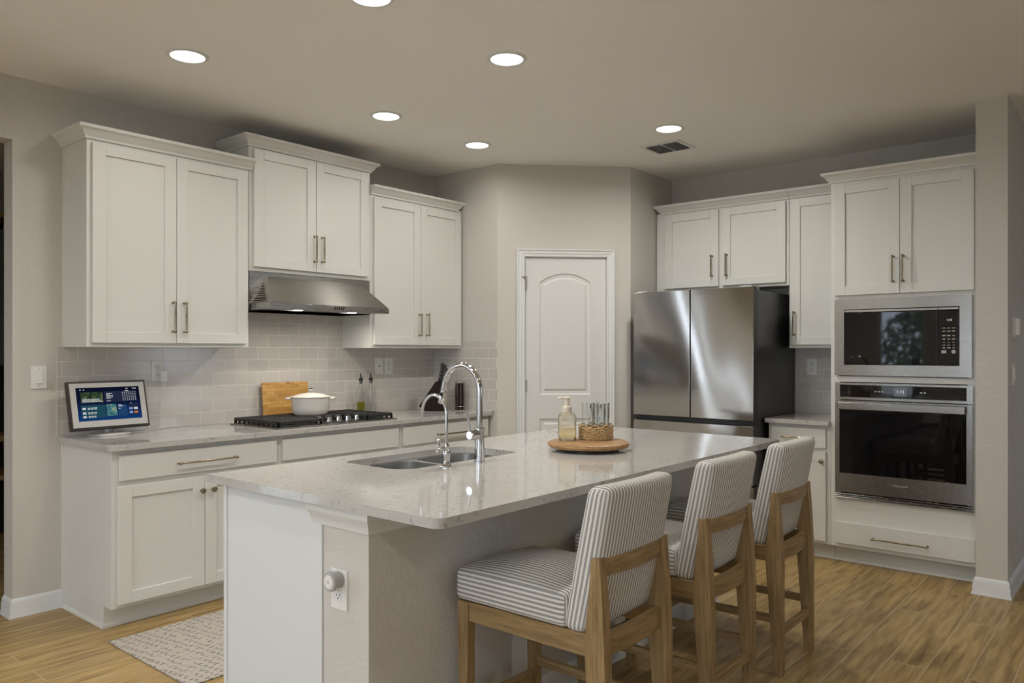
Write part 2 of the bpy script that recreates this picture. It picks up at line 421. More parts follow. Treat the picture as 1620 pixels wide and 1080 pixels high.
baseboard('baseboard_right', [(4.99,.784), (4.972,.784), (4.972,.632), (XH,.632)], 1)
baseboard('baseboard_pantry_left', [(PX,PY+.005), (PX,PY), (PX+PD.x*.146,PY+PD.y*.146)], 1)
baseboard('baseboard_pantry_right', [(PX+PD.x*.882,PY+PD.y*.882), (QX,QY), (QX+.1,QY)], 1)
# tiled splashbacks
b = MB().box(1.601, PX-.001, YW-.008, YW, .901, 1.370).box(2.535, 3.456, YW-.008, YW, 1.370, 1.64)
struct(b.build('trim_1', M_TILE_X, smooth=False))
struct(MB().box(PX-.008, PX, PY+.004, YW-.008, .901, 1.425).build('trim_2', M_TILE_Y, smooth=False))
struct(MB().box(XB-.008, XB, 1.62, 2.03, .901, 1.370).build('trim_3', M_TILE_Y, smooth=False))

# pantry door
def offset_poly(pts, d):
    n = len(pts); out = []
    for i in range(n):
        p0, p, p1 = Vector(pts[i-1]), Vector(pts[i]), Vector(pts[(i+1) % n])
        a = (p-p0).normalized(); c = (p1-p).normalized(); na, nc = Vector((-a.y, a.x)), Vector((-c.y, c.x))
        m = na+nc; m /= max(.3, m.dot(na)); out.append(tuple(p + m*d))
    return out
def arch(u0, u1, z0, zs, za, n=14):
    pts = [(u0,z0), (u1,z0)]; w = (u1-u0)/2; h = za-zs; r = (w*w+h*h)/(2*h); cu, cz = (u0+u1)/2, za-r; a = math.asin(w/r)
    for i in range(n+1):
        t = a - 2*a*i/n; pts.append((cu+r*math.sin(t), cz+r*math.cos(t)))
    return pts
def panel_door():
    b = MB(); S0, S1, Z0, Z1, W = .214, .823, .012, 2.048, .012
    loops = [arch(.318,.707,1.021,1.864,1.933), [(.318,.25), (.707,.25), (.707,.842), (.318,.842)]]
    outer = [(S0,Z0), (S1,Z0), (S1,Z1), (S0,Z1)]; edges = []; rings = []
    for L in [outer] + loops:
        v = [b.bm.verts.new(mapP(u, W, z)) for u, z in L]; rings.append(v)
        edges += [b.bm.edges.new((v[i], v[(i+1) % len(v)])) for i in range(len(v))]
    bmesh.ops.triangle_fill(b.bm, use_beauty=True, use_dissolve=False, edges=edges)
    for L, v in zip(loops, rings[1:]):
        prev = v
        for d, w in ((.009,.0085), (.018,.0105), (.030,.0105), (.044,.003)):
            cur = [b.bm.verts.new(mapP(u, W+w, z)) for u, z in offset_poly(L, d)]
            for i in range(len(cur)): b.bm.faces.new((prev[i], prev[(i+1) % len(cur)], cur[(i+1) % len(cur)], cur[i]))
            prev = cur
        b.bm.faces.new(prev)
    v = rings[0]; bk = [b.bm.verts.new(mapP(u, W+.035, z)) for u, z in outer]
    for i in range(4): b.bm.faces.new((v[i], v[(i+1) % 4], bk[(i+1) % 4], bk[i]))
    b.bm.faces.new(bk)
    return b
door = struct(panel_door().build('door_1', M_DOOR, angle=22))
def hinge(z):
    h = MB().cyl(mapP(.208,.001,z-.045), mapP(.208,.001,z+.045), .0065, seg=10).box(.200,.224,.008,.0125,z-.044,z+.044,f=mapP)
    return h
for z in (1.845, 1.09, .25): hinge(z).build('hinge', M_HINGE, door)
MB().cyl(mapP(.205,-.010,1.900), mapP(.205,.010,1.850), .006).cyl(mapP(.185,-.018,1.902), mapP(.225,-.018,1.902), .0045).cyl(mapP(.205,-.018,1.902), mapP(.205,.004,1.902), .0045).build('hinge_stop', M_HINGE, door)
hb = MB().cyl(mapP(.762,.012,.897), mapP(.762,.006,.897), .024).cyl(mapP(.762,.006,.897), mapP(.762,-.04,.897), .010)
hb.tube([mapP(.766,-.042,.897), mapP(.73,-.045,.899), mapP(.680,-.042,.897)], [.011,.0085,.007]); hb.build('door_handle', mat('oil_rubbed_bronze', (.03,.025,.022), .35, 1), door)
cs = MB(); CP = [(0,0), (.058,0), (.058,-.017), (.050,-.019), (.042,-.012), (.030,-.014), (.018,-.009), (.006,-.011), (0,-.006)]
def casing():
    path = [(.205,0), (.205,2.052), (.828,2.052), (.828,0)]; nrm = [(-1,0), (-1,1), (1,1), (1,0)]
    rings = [[cs.bm.verts.new(mapP(p[0]+n[0]*o, w, p[1]+n[1]*o)) for o, w in CP] for p, n in zip(path, nrm)]
    k = len(CP)
    for a, c in zip(rings, rings[1:]):
        for j in range(k): cs.bm.faces.new((a[j], c[j], c[(j+1) % k], a[(j+1) % k]))
    cs.bm.faces.new(rings[0]); cs.bm.faces.new(rings[-1])
casing()
for q in ((.200,.209,0,2.056), (.826,.832,0,2.056), (.209,.826,2.050,2.056)): cs.box(q[0], q[1], .001, .09, q[2], q[3], f=mapP)
struct(cs.build('trim_4', M_TRIM, angle=30))

# ------------------------------------------------------------------ cabinets
def shaker(b, f, u0, u1, z0, z1, st=.064, top=.056, t=.020):
    e = .0012
    b.box(u0, u0+st, -t, 0, z0, z1, e, 1, f); b.box(u1-st, u1, -t, 0, z0, z1, e, 1, f)
    b.box(u0+st, u1-st, -t, 0, z0, z0+top, e, 1, f); b.box(u0+st, u1-st, -t, 0, z1-top, z1, e, 1, f)
    b.box(u0+st-.004, u1-st+.004, -t+.0095, -.001, z0+top-.004, z1-top+.004, 0, 1, f)
def slab(b, f, u0, u1, z0, z1, t=.020): b.box(u0, u1, -t, 0, z0, z1, .003, 2, f)
def pull(f, a, c, w0=-.020, vertical=True):
    """bar pull from a=(u,z) to c=(u,z) with two turned posts and knobbed ends"""
    b = MB(); W = w0-.030
    d = Vector((c[0]-a[0], 0, c[1]-a[1])); L = d.length; d /= L
    P = lambda t, w: f(a[0]+d.x*t, w, a[1]+d.z*t)
    b.tube([P(0,W), P(.006,W), P(.012,W), P(.018,W), P(L/2,W), P(L-.018,W), P(L-.012,W), P(L-.006,W), P(L,W)], [.004,.0075,.0075,.0050,.0062,.0050,.0075,.0075,.004], 10)
    for t in (.009, L-.009): b.tube([P(t,w0), P(t,w0-.004), P(t,w0-.006), P(t,W)], [.0075,.0075,.0045,.0045], 10)
    return b
def knob(f, u, z, w0=-.020):
    b = MB(); pr = [(.008,0), (.006,.006), (.0055,.012), (.013,.018), (.0155,.023), (.0135,.028), (.006,.031)]
    b.tube([f(u, w0-d, z) for r, d in pr], [r for r, d in pr], 16); return b
CROWN = [(0,-.008), (.010,-.008), (.012,.004), (.022,.012), (.030,.026), (.042,.036), (.050,.040), (.052,.056), (0,.056)]
def crown(root, path, z, side=1): MB().sweep(path, [(o, z+h) for o, h in CROWN], side).build('crown_moulding', M_CAB, root, angle=40)
def add_door(root, f, u0, u1, z0, z1, handle=None, st=.064, name='door'):
    b = MB(); shaker(b, f, u0, u1, z0, z1, st); d = b.build(name, M_CAB, root)
    if handle:
        if len(handle) == 2 and not isinstance(handle[0], tuple): knob(f, *handle).build('knob', M_NICKEL, d)
        else: pull(f, *handle).build('handle', M_NICKEL, d)
    return d
def add_drawer(root, f, u0, u1, z0, z1, handle=None):
    b = MB(); slab(b, f, u0, u1, z0, z1); d = b.build('drawer', M_CAB, root)
    if handle: pull(f, *handle).build('handle', M_NICKEL, d)
    return d
YU = 4.148; fU = mapL(YU)
def upper(label, x0, x1, z0, z1, doors, path):
    t = thing('wall_cabinet', ((x0+x1)/2, YW, z0), label, 'cabinet', None)
    b = MB().box(x0, x1, YU, YW-.001, z0, z1, .0015, 1).box(x0-.003, x0+.018, YW-.02, YW-.001, z0, z1)
    b.build('body', M_CAB, t)
    for d in doors: add_door(t, fU, *d)
    crown(t, path, z1, 1); return t
upper('white two-door wall cabinet above the tablet screen, left of the range hood', 1.629, 2.534, 1.370, 2.430,
      [(1.651,2.0855,1.392,2.405,((2.064,1.622),(2.064,1.447))), (2.0885,2.518,1.392,2.405,((2.127,1.622),(2.127,1.447)))],
      [(1.629,YW-.001), (1.629,YU), (2.555,YU)])
upper('taller-mounted white two-door wall cabinet directly above the steel range hood', 2.536, 3.455, 1.828, 2.575,
      [(2.561,3.0005,1.853,2.556,((2.985,2.086),(2.985,1.909))), (3.0035,3.427,1.853,2.556,((3.043,2.085),(3.043,1.911)))],
      [(2.536,YW-.001), (2.536,YU), (3.455,YU), (3.455,YW-.001)])
upper('white two-door wall cabinet in the corner above the knife block', 3.457, 4.356, 1.370, 2.430,
      [(3.483,3.9145,1.392,2.405,((3.897,1.621),(3.897,1.455))), (3.9175,4.340,1.392,2.405,((3.973,1.625),(3.973,1.456)))],
      [(3.457,YU), (4.312,YU), (4.312,YU+.05)])
# base cabinets along the range wall
YB, YT = 3.862, 3.950; fB = mapL(YB)
def base_left(label, x0, x1, end=False):
    t = thing('base_cabinet', ((x0+x1)/2, YW, 0), label, 'cabinet')
    b = MB().box(x0, x1, YB, YW-.001, .105, .868, .0015, 1).box(x0, x1, YT, YW-.001, 0, .105)
    if end: b.sweep([(x0,YW-.022), (x0,YT), (x0+.02,YT)], [(0,0), (.011,0), (.010,.010), (.004,.018), (0,.019)], 1); b.box(x0-.008, x0+.012, YW-.02, YW-.001, .0, .868)
    b.sweep([(x0+.002,YT), (x1,YT)], [(0,0), (.012,0), (.011,.011), (.004,.019), (0,.020)], 1)
    b.build('body', M_CAB, t); return t
t = base_left('white base cabinet with one long drawer, below the tablet screen', 1.629, 2.546, True)
add_drawer(t, fB, 1.662, 2.527, .722, .846, ((1.941,.779),(2.271,.779)))
add_door(t, fB, 1.655, 2.0925, .125, .695, (2.073,.622)); add_door(t, fB, 2.0955, 2.532, .125, .695, (2.136,.622))
t = base_left('white base cabinet with a blank false drawer front, below the gas cooktop', 2.548, 3.466)
add_drawer(t, fB, 2.567, 3.448, .722, .846)
add_door(t, fB, 2.567, 3.006, .125, .695, (2.985,.622)); add_door(t, fB, 3.009, 3.448, .125, .695, (3.03,.622))
t = base_left('white base cabinet in the corner under the knife block', 3.468, 4.357)
add_drawer(t, fB, 3.487, 4.335, .722, .846, ((3.793,.772),(4.131,.772)))
add_door(t, fB, 3.487, 3.909, .125, .695, (3.89,.622)); add_door(t, fB, 3.912, 4.335, .125, .695, (3.93,.622))
# counters
def worktop(name, pts, z0, z1, label, bev=.003):
    b = MB().prism(pts, z0, z1, lambda x, y, d: (x, y, d), bev)
    o = b.build(name, M_QUARTZ, None, origin=(sum(p[0] for p in pts)/len(pts), sum(p[1] for p in pts)/len(pts), z0)); return tag(o, label, 'countertop')
def rcorner(cx, cy, r, a0, a1, n=5): return [(cx+r*math.cos(R(a0+(a1-a0)*i/n)), cy+r*math.sin(R(a0+(a1-a0)*i/n))) for i in range(n+1)]
worktop('countertop', rcorner(1.640,3.853,.035,180,270) + [(PX-.010,3.818), (PX-.010,YW-.009), (1.605,YW-.009)], .870, .900, 'long pale quartz counter along the tiled range wall')
worktop('countertop', [(5.09,1.6185), (5.09,2.036), (XB-.009,2.036), (XB-.009,1.6185)], .870, .900, 'short quartz counter between the fridge and the oven tower')
# oven wall
XT, XO, XU = 5.222, 5.140, 5.461; fT = mapR(XO); fR = mapR(XU)
t = thing('base_cabinet', (XB, 1.82, 0), 'narrow white base cabinet with one drawer, between fridge and oven tower', 'cabinet')
MB().box(XO, XB-.001, 1.619, 2.026, .105, .868, .0015, 1).box(XT, XB-.001, 1.619, 2.026, 0, .105).sweep([(XT,2.026), (XT,1.619)], [(0,0), (.012,0), (.011,.011), (.004,.019), (0,.020)], 1).build('body', M_CAB, t)
add_drawer(t, fT, 1.645, 1.998, .722, .846, ((1.925,.785),(1.715,.785)))
add_door(t, fT, 1.645, 1.998, .125, .700, (1.668,.640))
t = thing('tall_oven_cabinet', (XB, 1.2, 0), 'tall white cabinet tower holding the microwave and wall oven', 'cabinet')
b = MB()
b.box(XO, XB-.001, .788, .812, .105, 2.430).box(XO, XB-.001, 1.594, 1.617, .105, 2.430).box(XO+.02, XB-.001, .812, 1.594, 2.41, 2.430)
b.box(XB-.02, XB-.001, .812, 1.594, .105, 2.41).box(XO, XO+.022, .812, 1.594, 1.668, 2.430).box(XO, XO+.022, .850, 1.560, 1.155, 1.192).box(XO, XO+.022, .812, 1.594, .105, .428)
b.box(XO, XO+.022, .812, .850, .428, 1.668).box(XO, XO+.022, 1.560, 1.594, .428, 1.668)
b.box(XO+.022, XB-.02, .812, 1.594, 1.16, 1.178).box(XO+.022, XB-.02, .812, 1.594, .395, .413).box(XO+.022, XB-.02, .812, 1.594, 1.69, 1.70)
b.box(XT, XB-.001, .788, 1.617, 0, .105).sweep([(XT,1.617), (XT,.788)], [(0,0), (.012,0), (.011,.011), (.004,.019), (0,.020)], 1)
b.build('body', M_CAB, t)
add_door(t, fT, 1.2095, 1.590, 1.702, 2.400, ((1.244,1.934),(1.244,1.766))); add_door(t, fT, .815, 1.2065, 1.702, 2.400, ((1.187,1.934),(1.187,1.766)))
add_drawer(t, fT, .809, 1.587, .130, .266, ((1.367,.189),(1.047,.189)))
crown(t, [(XU-.03,1.617), (XO,1.617), (XO,.788)], 2.430, 1)
t = thing('wall_cabinet', (XB, 2.5, 1.81), 'wide white two-door cabinet mounted above the stainless refrigerator', 'cabinet')
MB().box(XU, XB-.001, 2.006, 3.057, 1.814, 2.430, .0015, 1).build('body', M_CAB, t)
add_door(t, fR, 2.530, 2.979, 1.834, 2.407, ((2.577,2.071),(2.577,1.905))); add_door(t, fR, 2.026, 2.500, 1.836, 2.411, ((2.461,2.071),(2.461,1.903)))
crown(t, [(XB-.001,3.012), (XU,3.012), (XU,2.006)], 2.430, 1)
t = thing('wall_cabinet', (XB, 1.8, 1.37), 'narrow white one-door wall cabinet between fridge and oven tower', 'cabinet')
MB().box(XU, XB-.001, 1.619, 2.004, 1.370, 2.430, .0015, 1).build('body', M_CAB, t)
add_door(t, fR, 1.640, 1.986, 1.393, 2.412, ((1.960,1.629),(1.960,1.456)))
crown(t, [(XU,2.004), (XU,1.672)], 2.430, 1)

# ------------------------------------------------------------------ island
IX, KY, KE, IY1 = 1.520, 1.830, 3.890, 2.648
t = thing('kitchen_island', ((IX+KE)/2, 2.2, 0), 'kitchen island base with white end panel and grey plastered stool side', 'island')
MB().box(IX, KE, KY, 2.052, 0, .868, .004, 2).build('half_wall', M_WALL, t)
b = MB().box(IX+.004, 1.96, 2.053, IY1-.02, .105, .868).box(2.74, KE-.002, 2.053, IY1-.02, .105, .868).box(1.96, 2.74, 2.053, 2.12, .105, .868).box(1.96, 2.74, 2.585, IY1-.02, .105, .868)
b.box(IX+.004, KE-.002, 2.053, 2.56, 0, .105).box(1.96, 2.74, 2.12, 2.585, .105, .125)
b.build('cabinet_body', M_CAB, t)
b = MB().box(IX-.004, IX+.004, 2.056, IY1-.030, .002, .868).box(IX-.004, IX+.014, IY1-.022, IY1, .105, .868, .001, 1)
b.build('end_panel', M_TRIM, t)
fI = lambda u, w, z: (u, IY1-.02-w, z)
for k, (u0, u1) in enumerate([(1.55,1.94), (1.95,2.345), (2.355,2.75), (2.76,3.31), (3.32,3.87)]):
    bb = MB(); shaker(bb, fI, u0, u1, .125, .845); d = bb.build('door', M_CAB, t)
    knob(fI, u1-.03 if k % 2 == 0 else u0+.03, .78).build('knob', M_NICKEL, d)
CORN = [(0,.795), (.006,.797), (.008,.808), (.014,.822), (.024,.838), (.032,.846), (.034,.868), (0,.868)]
MB().sweep([(IX,2.105), (IX,KY), (KE,KY), (KE,2.05)], CORN, 1).build('top_moulding', M_TRIM, t, angle=40)
MB().sweep([(IX,2.05), (IX,KY), (KE,KY), (KE,2.05)], BASE, 1).build('base_moulding', M_TRIM, t, angle=50)
# island counter with the sink cut-out
CX0, CX1, CY0, CY1 = 1.472, 3.935, 1.485, 2.694; SX0, SX1, SY0, SY1 = 1.985, 2.690, 2.195, 2.560
def rrect(x0, x1, y0, y1, r, n=6):
    if not isinstance(r, (tuple, list)): r = (r,)*4
    return rcorner(x0+r[0], y0+r[0], r[0], 180, 270, n) + rcorner(x1-r[1], y0+r[1], r[1], 270, 360, n) + rcorner(x1-r[2], y1-r[2], r[2], 0, 90, n) + rcorner(x0+r[3], y1-r[3], r[3], 90, 180, n)
def plate_with_holes(b, outer, holes, z0, z1):
    """a flat plate; rings in the same plane are filled between outer and holes"""
    tops = []
    for z in (z0, z1):
        edges = []; rings = []
        for L in [outer] + holes:
            v = [b.bm.verts.new((x, y, z)) for x, y in L]; rings.append(v); edges += [b.bm.edges.new((v[i], v[(i+1) % len(v)])) for i in range(len(v))]
        bmesh.ops.triangle_fill(b.bm, use_beauty=True, use_dissolve=False, edges=edges); tops.append(rings)
    for a, c in zip(*tops):
        for i in range(len(a)): b.bm.faces.new((a[i], a[(i+1) % len(a)], c[(i+1) % len(a)], c[i]))
b = MB(); plate_with_holes(b, rrect(CX0, CX1, CY0, CY1, (.035,.035,.01,.01)), [rrect(SX0, SX1, SY0, SY1, (.09,.05,.09,.05))], .870, .8985)
o = b.build('island_countertop', M_QUARTZ, None, origin=(2.7, 2.1, .870)); tag(o, 'large pale quartz island counter with the undermount sink', 'countertop')
# sink: a rim with two bowls
t = thing('kitchen_sink', (2.335, 2.38, .87), 'stainless double bowl undermount sink in the island', 'sink')
B1 = rrect(2.000, 2.325, 2.21, 2.545, (.08,.07,.07,.05)); B2 = rrect(2.352, 2.675, 2.21, 2.545, (.07,.05,.08,.07))
b = MB(); plate_with_holes(b, rrect(1.970, 2.705, 2.18, 2.575, .08), [B1, B2], .864, .869)
b.build('rim', M_SINK, t)
for L in (B1, B2):
    b = MB(); prev = None; cx = sum(p[0] for p in L)/len(L); cy = sum(p[1] for p in L)/len(L)
    for k, (sc_, z) in enumerate(((1,.866), (.985,.72), (.95,.69), (.85,.682), (.12,.678), (.10,.670))):
        cur = [b.bm.verts.new((cx+(x-cx)*sc_, cy+(y-cy)*sc_, z)) for x, y in L]
        if prev:
            for i in range(len(cur)): b.bm.faces.new((prev[i], prev[(i+1) % len(cur)], cur[(i+1) % len(cur)], cur[i]))
        prev = cur
    b.bm.faces.new(prev); bw = b.build('bowl', M_SINK, t)
    MB().lathe([(0,.679), (.035,.680), (.042,.684), (.045,.681)], (cx, cy, 0), 24).build('drain', M_CHROME, bw)
# faucets
fx, fy, ft = 2.353, 2.135, .8985
t = thing('kitchen_faucet', (fx, fy, ft), 'tall chrome pull-down faucet with high arched spout', 'faucet')
MB().lathe([(.024,ft), (.024,ft+.004), (.0205,ft+.005), (.0205,ft+.135), (.019,ft+.139), (.013,ft+.140)], (fx,fy,0), 32).build('body', M_CHROME, t)
arc = [(fx, fy, ft+.135), (fx, fy, 1.19)] + [(fx, fy+.10-.10*math.cos(R(a)), 1.19+.102*math.sin(R(a))) for a in range(15, 166, 10)]
MB().tube(arc, .0125, 18).build('spout', M_CHROME, t)
e = Vector(arc[-1]); dr = Vector((0, .22, -1)).normalized()
hd = MB().tube([e - dr*.004, e + dr*.03, e + dr*.032, e + dr*.036, e + dr*.085, e + dr*.092], [.0135,.0150,.0140,.0155,.0180,.0165], 20)
h = hd.build('spray_head', M_CHROME, t)
q = e + dr*.055 + Vector((-.0165,-.004,0)); MB().tube([q - dr*.012, q + dr*.012], [.006,.006], 10).build('spray_button', M_BLACK, h)
hb = MB().cyl((fx-.018, fy, ft+.112), (fx-.058, fy, ft+.112), .0195, seg=24).cyl((fx-.062, fy, ft+.112), (fx-.058, fy, ft+.112), .016, .0195, 24)
hb.tube([(fx-.050, fy+.006, ft+.125), (fx-.054, fy+.010, ft+.16), (fx-.060, fy+.014, ft+.212)], [.0062,.0055,.0050], 12).build('lever', M_CHROME, t)
gx, gy = 2.154, 2.128
t = thing('filter_faucet', (gx, gy, ft), 'small curved chrome drinking-water tap left of the main faucet', 'faucet')
MB().lathe([(.024,ft), (.024,ft+.004), (.017,ft+.010), (.0125,ft+.022), (.013,ft+.028), (.0165,ft+.045), (.0175,ft+.056), (.0150,ft+.066), (.0115,ft+.070), (.0135,ft+.080), (.0105,ft+.090), (.0065,ft+.094)], (gx,gy,0), 24).build('body', M_CHROME, t)
arc = [(gx, gy, ft+.09), (gx, gy, 1.105)] + [(gx, gy+.068-.068*math.cos(R(a)), 1.105+.072*math.sin(R(a))) for a in range(15, 181, 12)] + [(gx, gy+.140, 1.080)]
MB().tube(arc, .0062, 14).tube([(gx, gy+.139, 1.086), (gx, gy+.141, 1.068)], .0078, 12).build('spout', M_CHROME, t)
MB().cyl((gx-.010, gy, ft+.075), (gx-.034, gy, ft+.075), .0085, seg=14).sphere((gx-.036, gy, ft+.075), .0105).tube([(gx-.036, gy, ft+.075), (gx-.040, gy+.004, ft+.10)], .0045, 10).sphere((gx-.041, gy+.004, ft+.106), .0085).sphere((gx-.052, gy-.004, ft+.066), .008).build('lever', M_CHROME, t)

# ------------------------------------------------------------------ range hood
t = thing('range_hood', (2.995, YW, 1.60), 'stainless steel under-cabinet range hood over the gas cooktop', 'range hood')
HX0, HX1, HY = 2.545, 3.446, 3.940
MB().box(HX0-.004, HX1+.004, YU+.002, YW-.010, 1.632, 1.826).build('housing', M_STEEL_D, t)
b = MB(); v = b.bm.verts.new
A = [v(p) for p in ((HX0+.002,HY+.002,1.633), (HX1-.002,HY+.002,1.633), (HX1-.002,YU,1.633), (HX0+.002,YU,1.633))]
T = [v(p) for p in ((2.652,YU-.012,1.800), (3.362,YU-.012,1.800), (3.362,YU,1.800), (2.652,YU,1.800))]
for i in range(4): b.bm.faces.new((A[i], A[(i+1) % 4], T[(i+1) % 4], T[i]))
b.bm.faces.new(T); b.bm.faces.new(A[::-1]); b.build('sloped_canopy', M_HOOD, t, smooth=False)
b = MB()      # pierced vent grille on the left slope
for k in range(9):
    s0 = .10+.085*k; zz = 1.633+.167*s0; xx = HX0+.002+(2.650-HX0)*s0-.0025; ya = HY+.03+(YU-.012-HY)*s0+.012; yb = YU-.016
    if yb > ya: b.tube([(xx,ya,zz), (xx,yb,zz)], .0028, 6)
b.build('vent_grille', M_SLOT, t)
MB().box(HX0, HX1, HY, YU+.03, 1.597, 1.632, .002, 2).box(HX0, HX1, YU+.03, YW-.012, 1.597, 1.632).build('front_lip', M_STEEL_D, t)
b = MB()
for k in range(5): b.prism([(3.000+.016*k,1.605), (3.008+.016*k,1.605), (3.013+.016*k,1.624), (3.005+.016*k,1.624)], -.0015, .001, lambda u, z, d: (u, HY+d, z))
b.build('control_buttons', M_BLACK, t)
for x in (2.79, 3.20): MB().lathe([(0,1.5945), (.026,1.5945), (.030,1.597)], (x, 4.02, 0), 20).build('hood_lamp', M_LENS, t)
for x in (2.79, 3.20):
    L = bpy.data.lights.new('hood_bulb', 'AREA'); L.shape = 'DISK'; L.size = .05; L.energy = 1.6; L.color = (1, .94, .84); L.spread = R(165)
    lo = bpy.data.objects.new('hood_bulb', L); COL.objects.link(lo); lo.parent = t; lo.location = Vector((x, 4.02, 1.590)) - t.location
MB().box(2.6, 3.39, 4.06, 4.40, 1.5935, 1.597).build('grease_filter', M_STEEL_D, t)

# ------------------------------------------------------------------ cooktop
t = thing('gas_cooktop', (2.99, 4.10, .90), 'black and steel five-burner gas cooktop under the range hood', 'cooktop')
MB().box(2.537, 3.442, 3.852, 4.362, .9005, .909, .003, 2).build('base_plate', M_STEEL, t)
MB().box(2.555, 3.425, 3.872, 4.345, .9085, .911).build('burner_tray', mat('cooktop_tray', (.05,.048,.045), .3, .6), t)
BUR = [(2.70,4.23,.045), (2.70,4.00,.038), (3.01,4.20,.06), (3.31,4.23,.045), (3.31,4.00,.038)]
for x, y, r in BUR: MB().lathe([(0,.911), (r+.012,.911), (r+.010,.918), (r,.920), (r,.928), (r*.9,.932), (0,.932)], (x,y,0), 24).build('burner', M_IRON, t)
def grate(x0, x1, y0, y1):
    b = MB(); zt = .944; w = .011
    for a in (x0, x1-w): b.box(a, a+w, y0, y1, zt-.020, zt, .002, 1)
    for a in (y0, y1-w): b.box(x0, x1, a, a+w, zt-.020, zt, .002, 1)
    n = max(3, round((y1-y0)/.05))
    for k in range(1, n): y = y0+(y1-y0)*k/n; b.box(x0+w, x1-w, y-.004, y+.004, zt-.013, zt, .0015, 1)
    xm = (x0+x1)/2; b.box(xm-.005, xm+.005, y0+w, y1-w, zt-.014, zt-.001, .0015, 1)
    for a in (x0, x1-w):
        for k in range(0, n+1, 1): y = min(max(y0+(y1-y0)*k/n-.005, y0), y1-w); b.box(a-.001, a+w+.001, y, y+w, zt-.033, zt-.018)
        for y in (y0, y1-w): b.box(a, a+w, y, y+w, .9105, zt-.01)
    return b
grate(2.556, 2.862, 3.880, 4.342).build('grate', M_IRON, t); grate(2.868, 3.152, 4.035, 4.342).build('grate', M_IRON, t); grate(3.206, 3.424, 3.880, 4.342).build('grate', M_IRON, t)
for k in range(5):
    x = 2.892+.072*k; MB().lathe([(.026,.911), (.026,.914), (.0225,.916), (.0215,.938), (.019,.941), (0,.941)], (x,3.950,0), 24).box(x-.005, x+.005, 3.929, 3.971, .932, .948, .0015, 1).build('knob', M_CHROME, t)
# enamel pot
px_, py_ = 2.985, 4.165; pz = .9445
t = thing('cooking_pot', (px_, py_, pz), 'cream enamel lidded pot standing on the gas cooktop', 'pot')
b = MB().lathe([(0,pz), (.096,pz), (.108,pz+.010), (.116,pz+.035), (.123,pz+.108), (.127,pz+.112), (.121,pz+.112), (.114,pz+.04), (.10,pz+.012), (0,pz+.010)], (px_,py_,0), 40)
b.build('pot_body', M_ENAMEL, t)
hd = Vector((.79,-.61,0))
for sg in (-1, 1):
    c = Vector((px_,py_,pz+.104)); d = hd*sg; s_ = Vector((-d.y,d.x,0))
    MB().tube([c+d*.118+s_*.04, c+d*.145+s_*.034, c+d*.155, c+d*.145-s_*.034, c+d*.118-s_*.04], .0065, 8).build('side_handle', M_ENAMEL, t)
lid = MB().lathe([(0,pz+.140), (.03,pz+.139), (.075,pz+.131), (.115,pz+.118), (.129,pz+.115), (.129,pz+.1125), (.11,pz+.113), (0,pz+.13)], (px_,py_,0), 40).build('lid', M_ENAMEL, t)
MB().lathe([(0,pz+.139), (.007,pz+.1395), (.006,pz+.150), (.015,pz+.158), (.017,pz+.164), (.010,pz+.169), (0,pz+.170)], (px_,py_,0), 20).build('lid_knob', M_CHROME, lid)
# bamboo board leaning on the tiles
t = thing('cutting_board', (2.962, 4.40, .901), 'bamboo cutting board leaning against the tiled wall behind the pot', 'cutting board')
Mb = Matrix.Translation((2.962, 4.394, .9015)) @ Matrix.Rotation(R(-7.0), 4, 'X')
MB(Mb).box(-.175, .175, -.018, 0, 0, .245, .006, 3).build('board', M_BAMBOO, t)
MB(Mb).tube([(-.06+.012*i, -.0095-.0095*math.cos(0), .2445) for i in range(2)], .001, 6).box(.016, .022, -.0185, .0005, .235, .2455).build('cord_notch', M_SLOT, t)
# oil bottles
def bottle(x, y, level):
    z = .9005
    pr = [(.0,z), (.028,z), (.032,z+.004), (.0325,z+.150), (.029,z+.172), (.015,z+.196), (.0125,z+.205), (.0125,z+.228), (.0145,z+.230), (.0145,z+.236), (.0125,z+.236)]
    inn = [(.0095,z+.236), (.0095,z+.204), (.012,z+.194), (.026,z+.171), (.0295,z+.150), (.0295,z+.008), (.026,z+.005), (0,z+.005)]
    t = thing('oil_bottle', (x,y,z), '', 'bottle', 'oil bottles beside the cooktop')
    MB().lathe(pr+inn, (x,y,0), 28).build('glass_body', M_GLASS, t)
    if level: MB().lathe([(0,z+.006), (.0285,z+.007), (.0288,z+level), (0,z+level)], (x,y,0), 28).build('oil', M_OIL, t)
    MB().lathe([(.009,z+.215), (.009,z+.237), (.0155,z+.238), (.0155,z+.252), (.010,z+.255), (.006,z+.256)], (x,y,0), 18).tube([(x,y,z+.255), (x,y,z+.272), (x-.006,y-.002,z+.290)], [.005,.004,.003], 8).build('pourer', M_BLACK, t)
    return t
bottle(3.555, 4.365, .088)['label'] = 'glass pourer bottle holding yellow-green oil, beside the cooktop'
bottle(3.652, 4.372, 0)['label'] = 'empty clear glass pourer bottle beside the oil bottle'
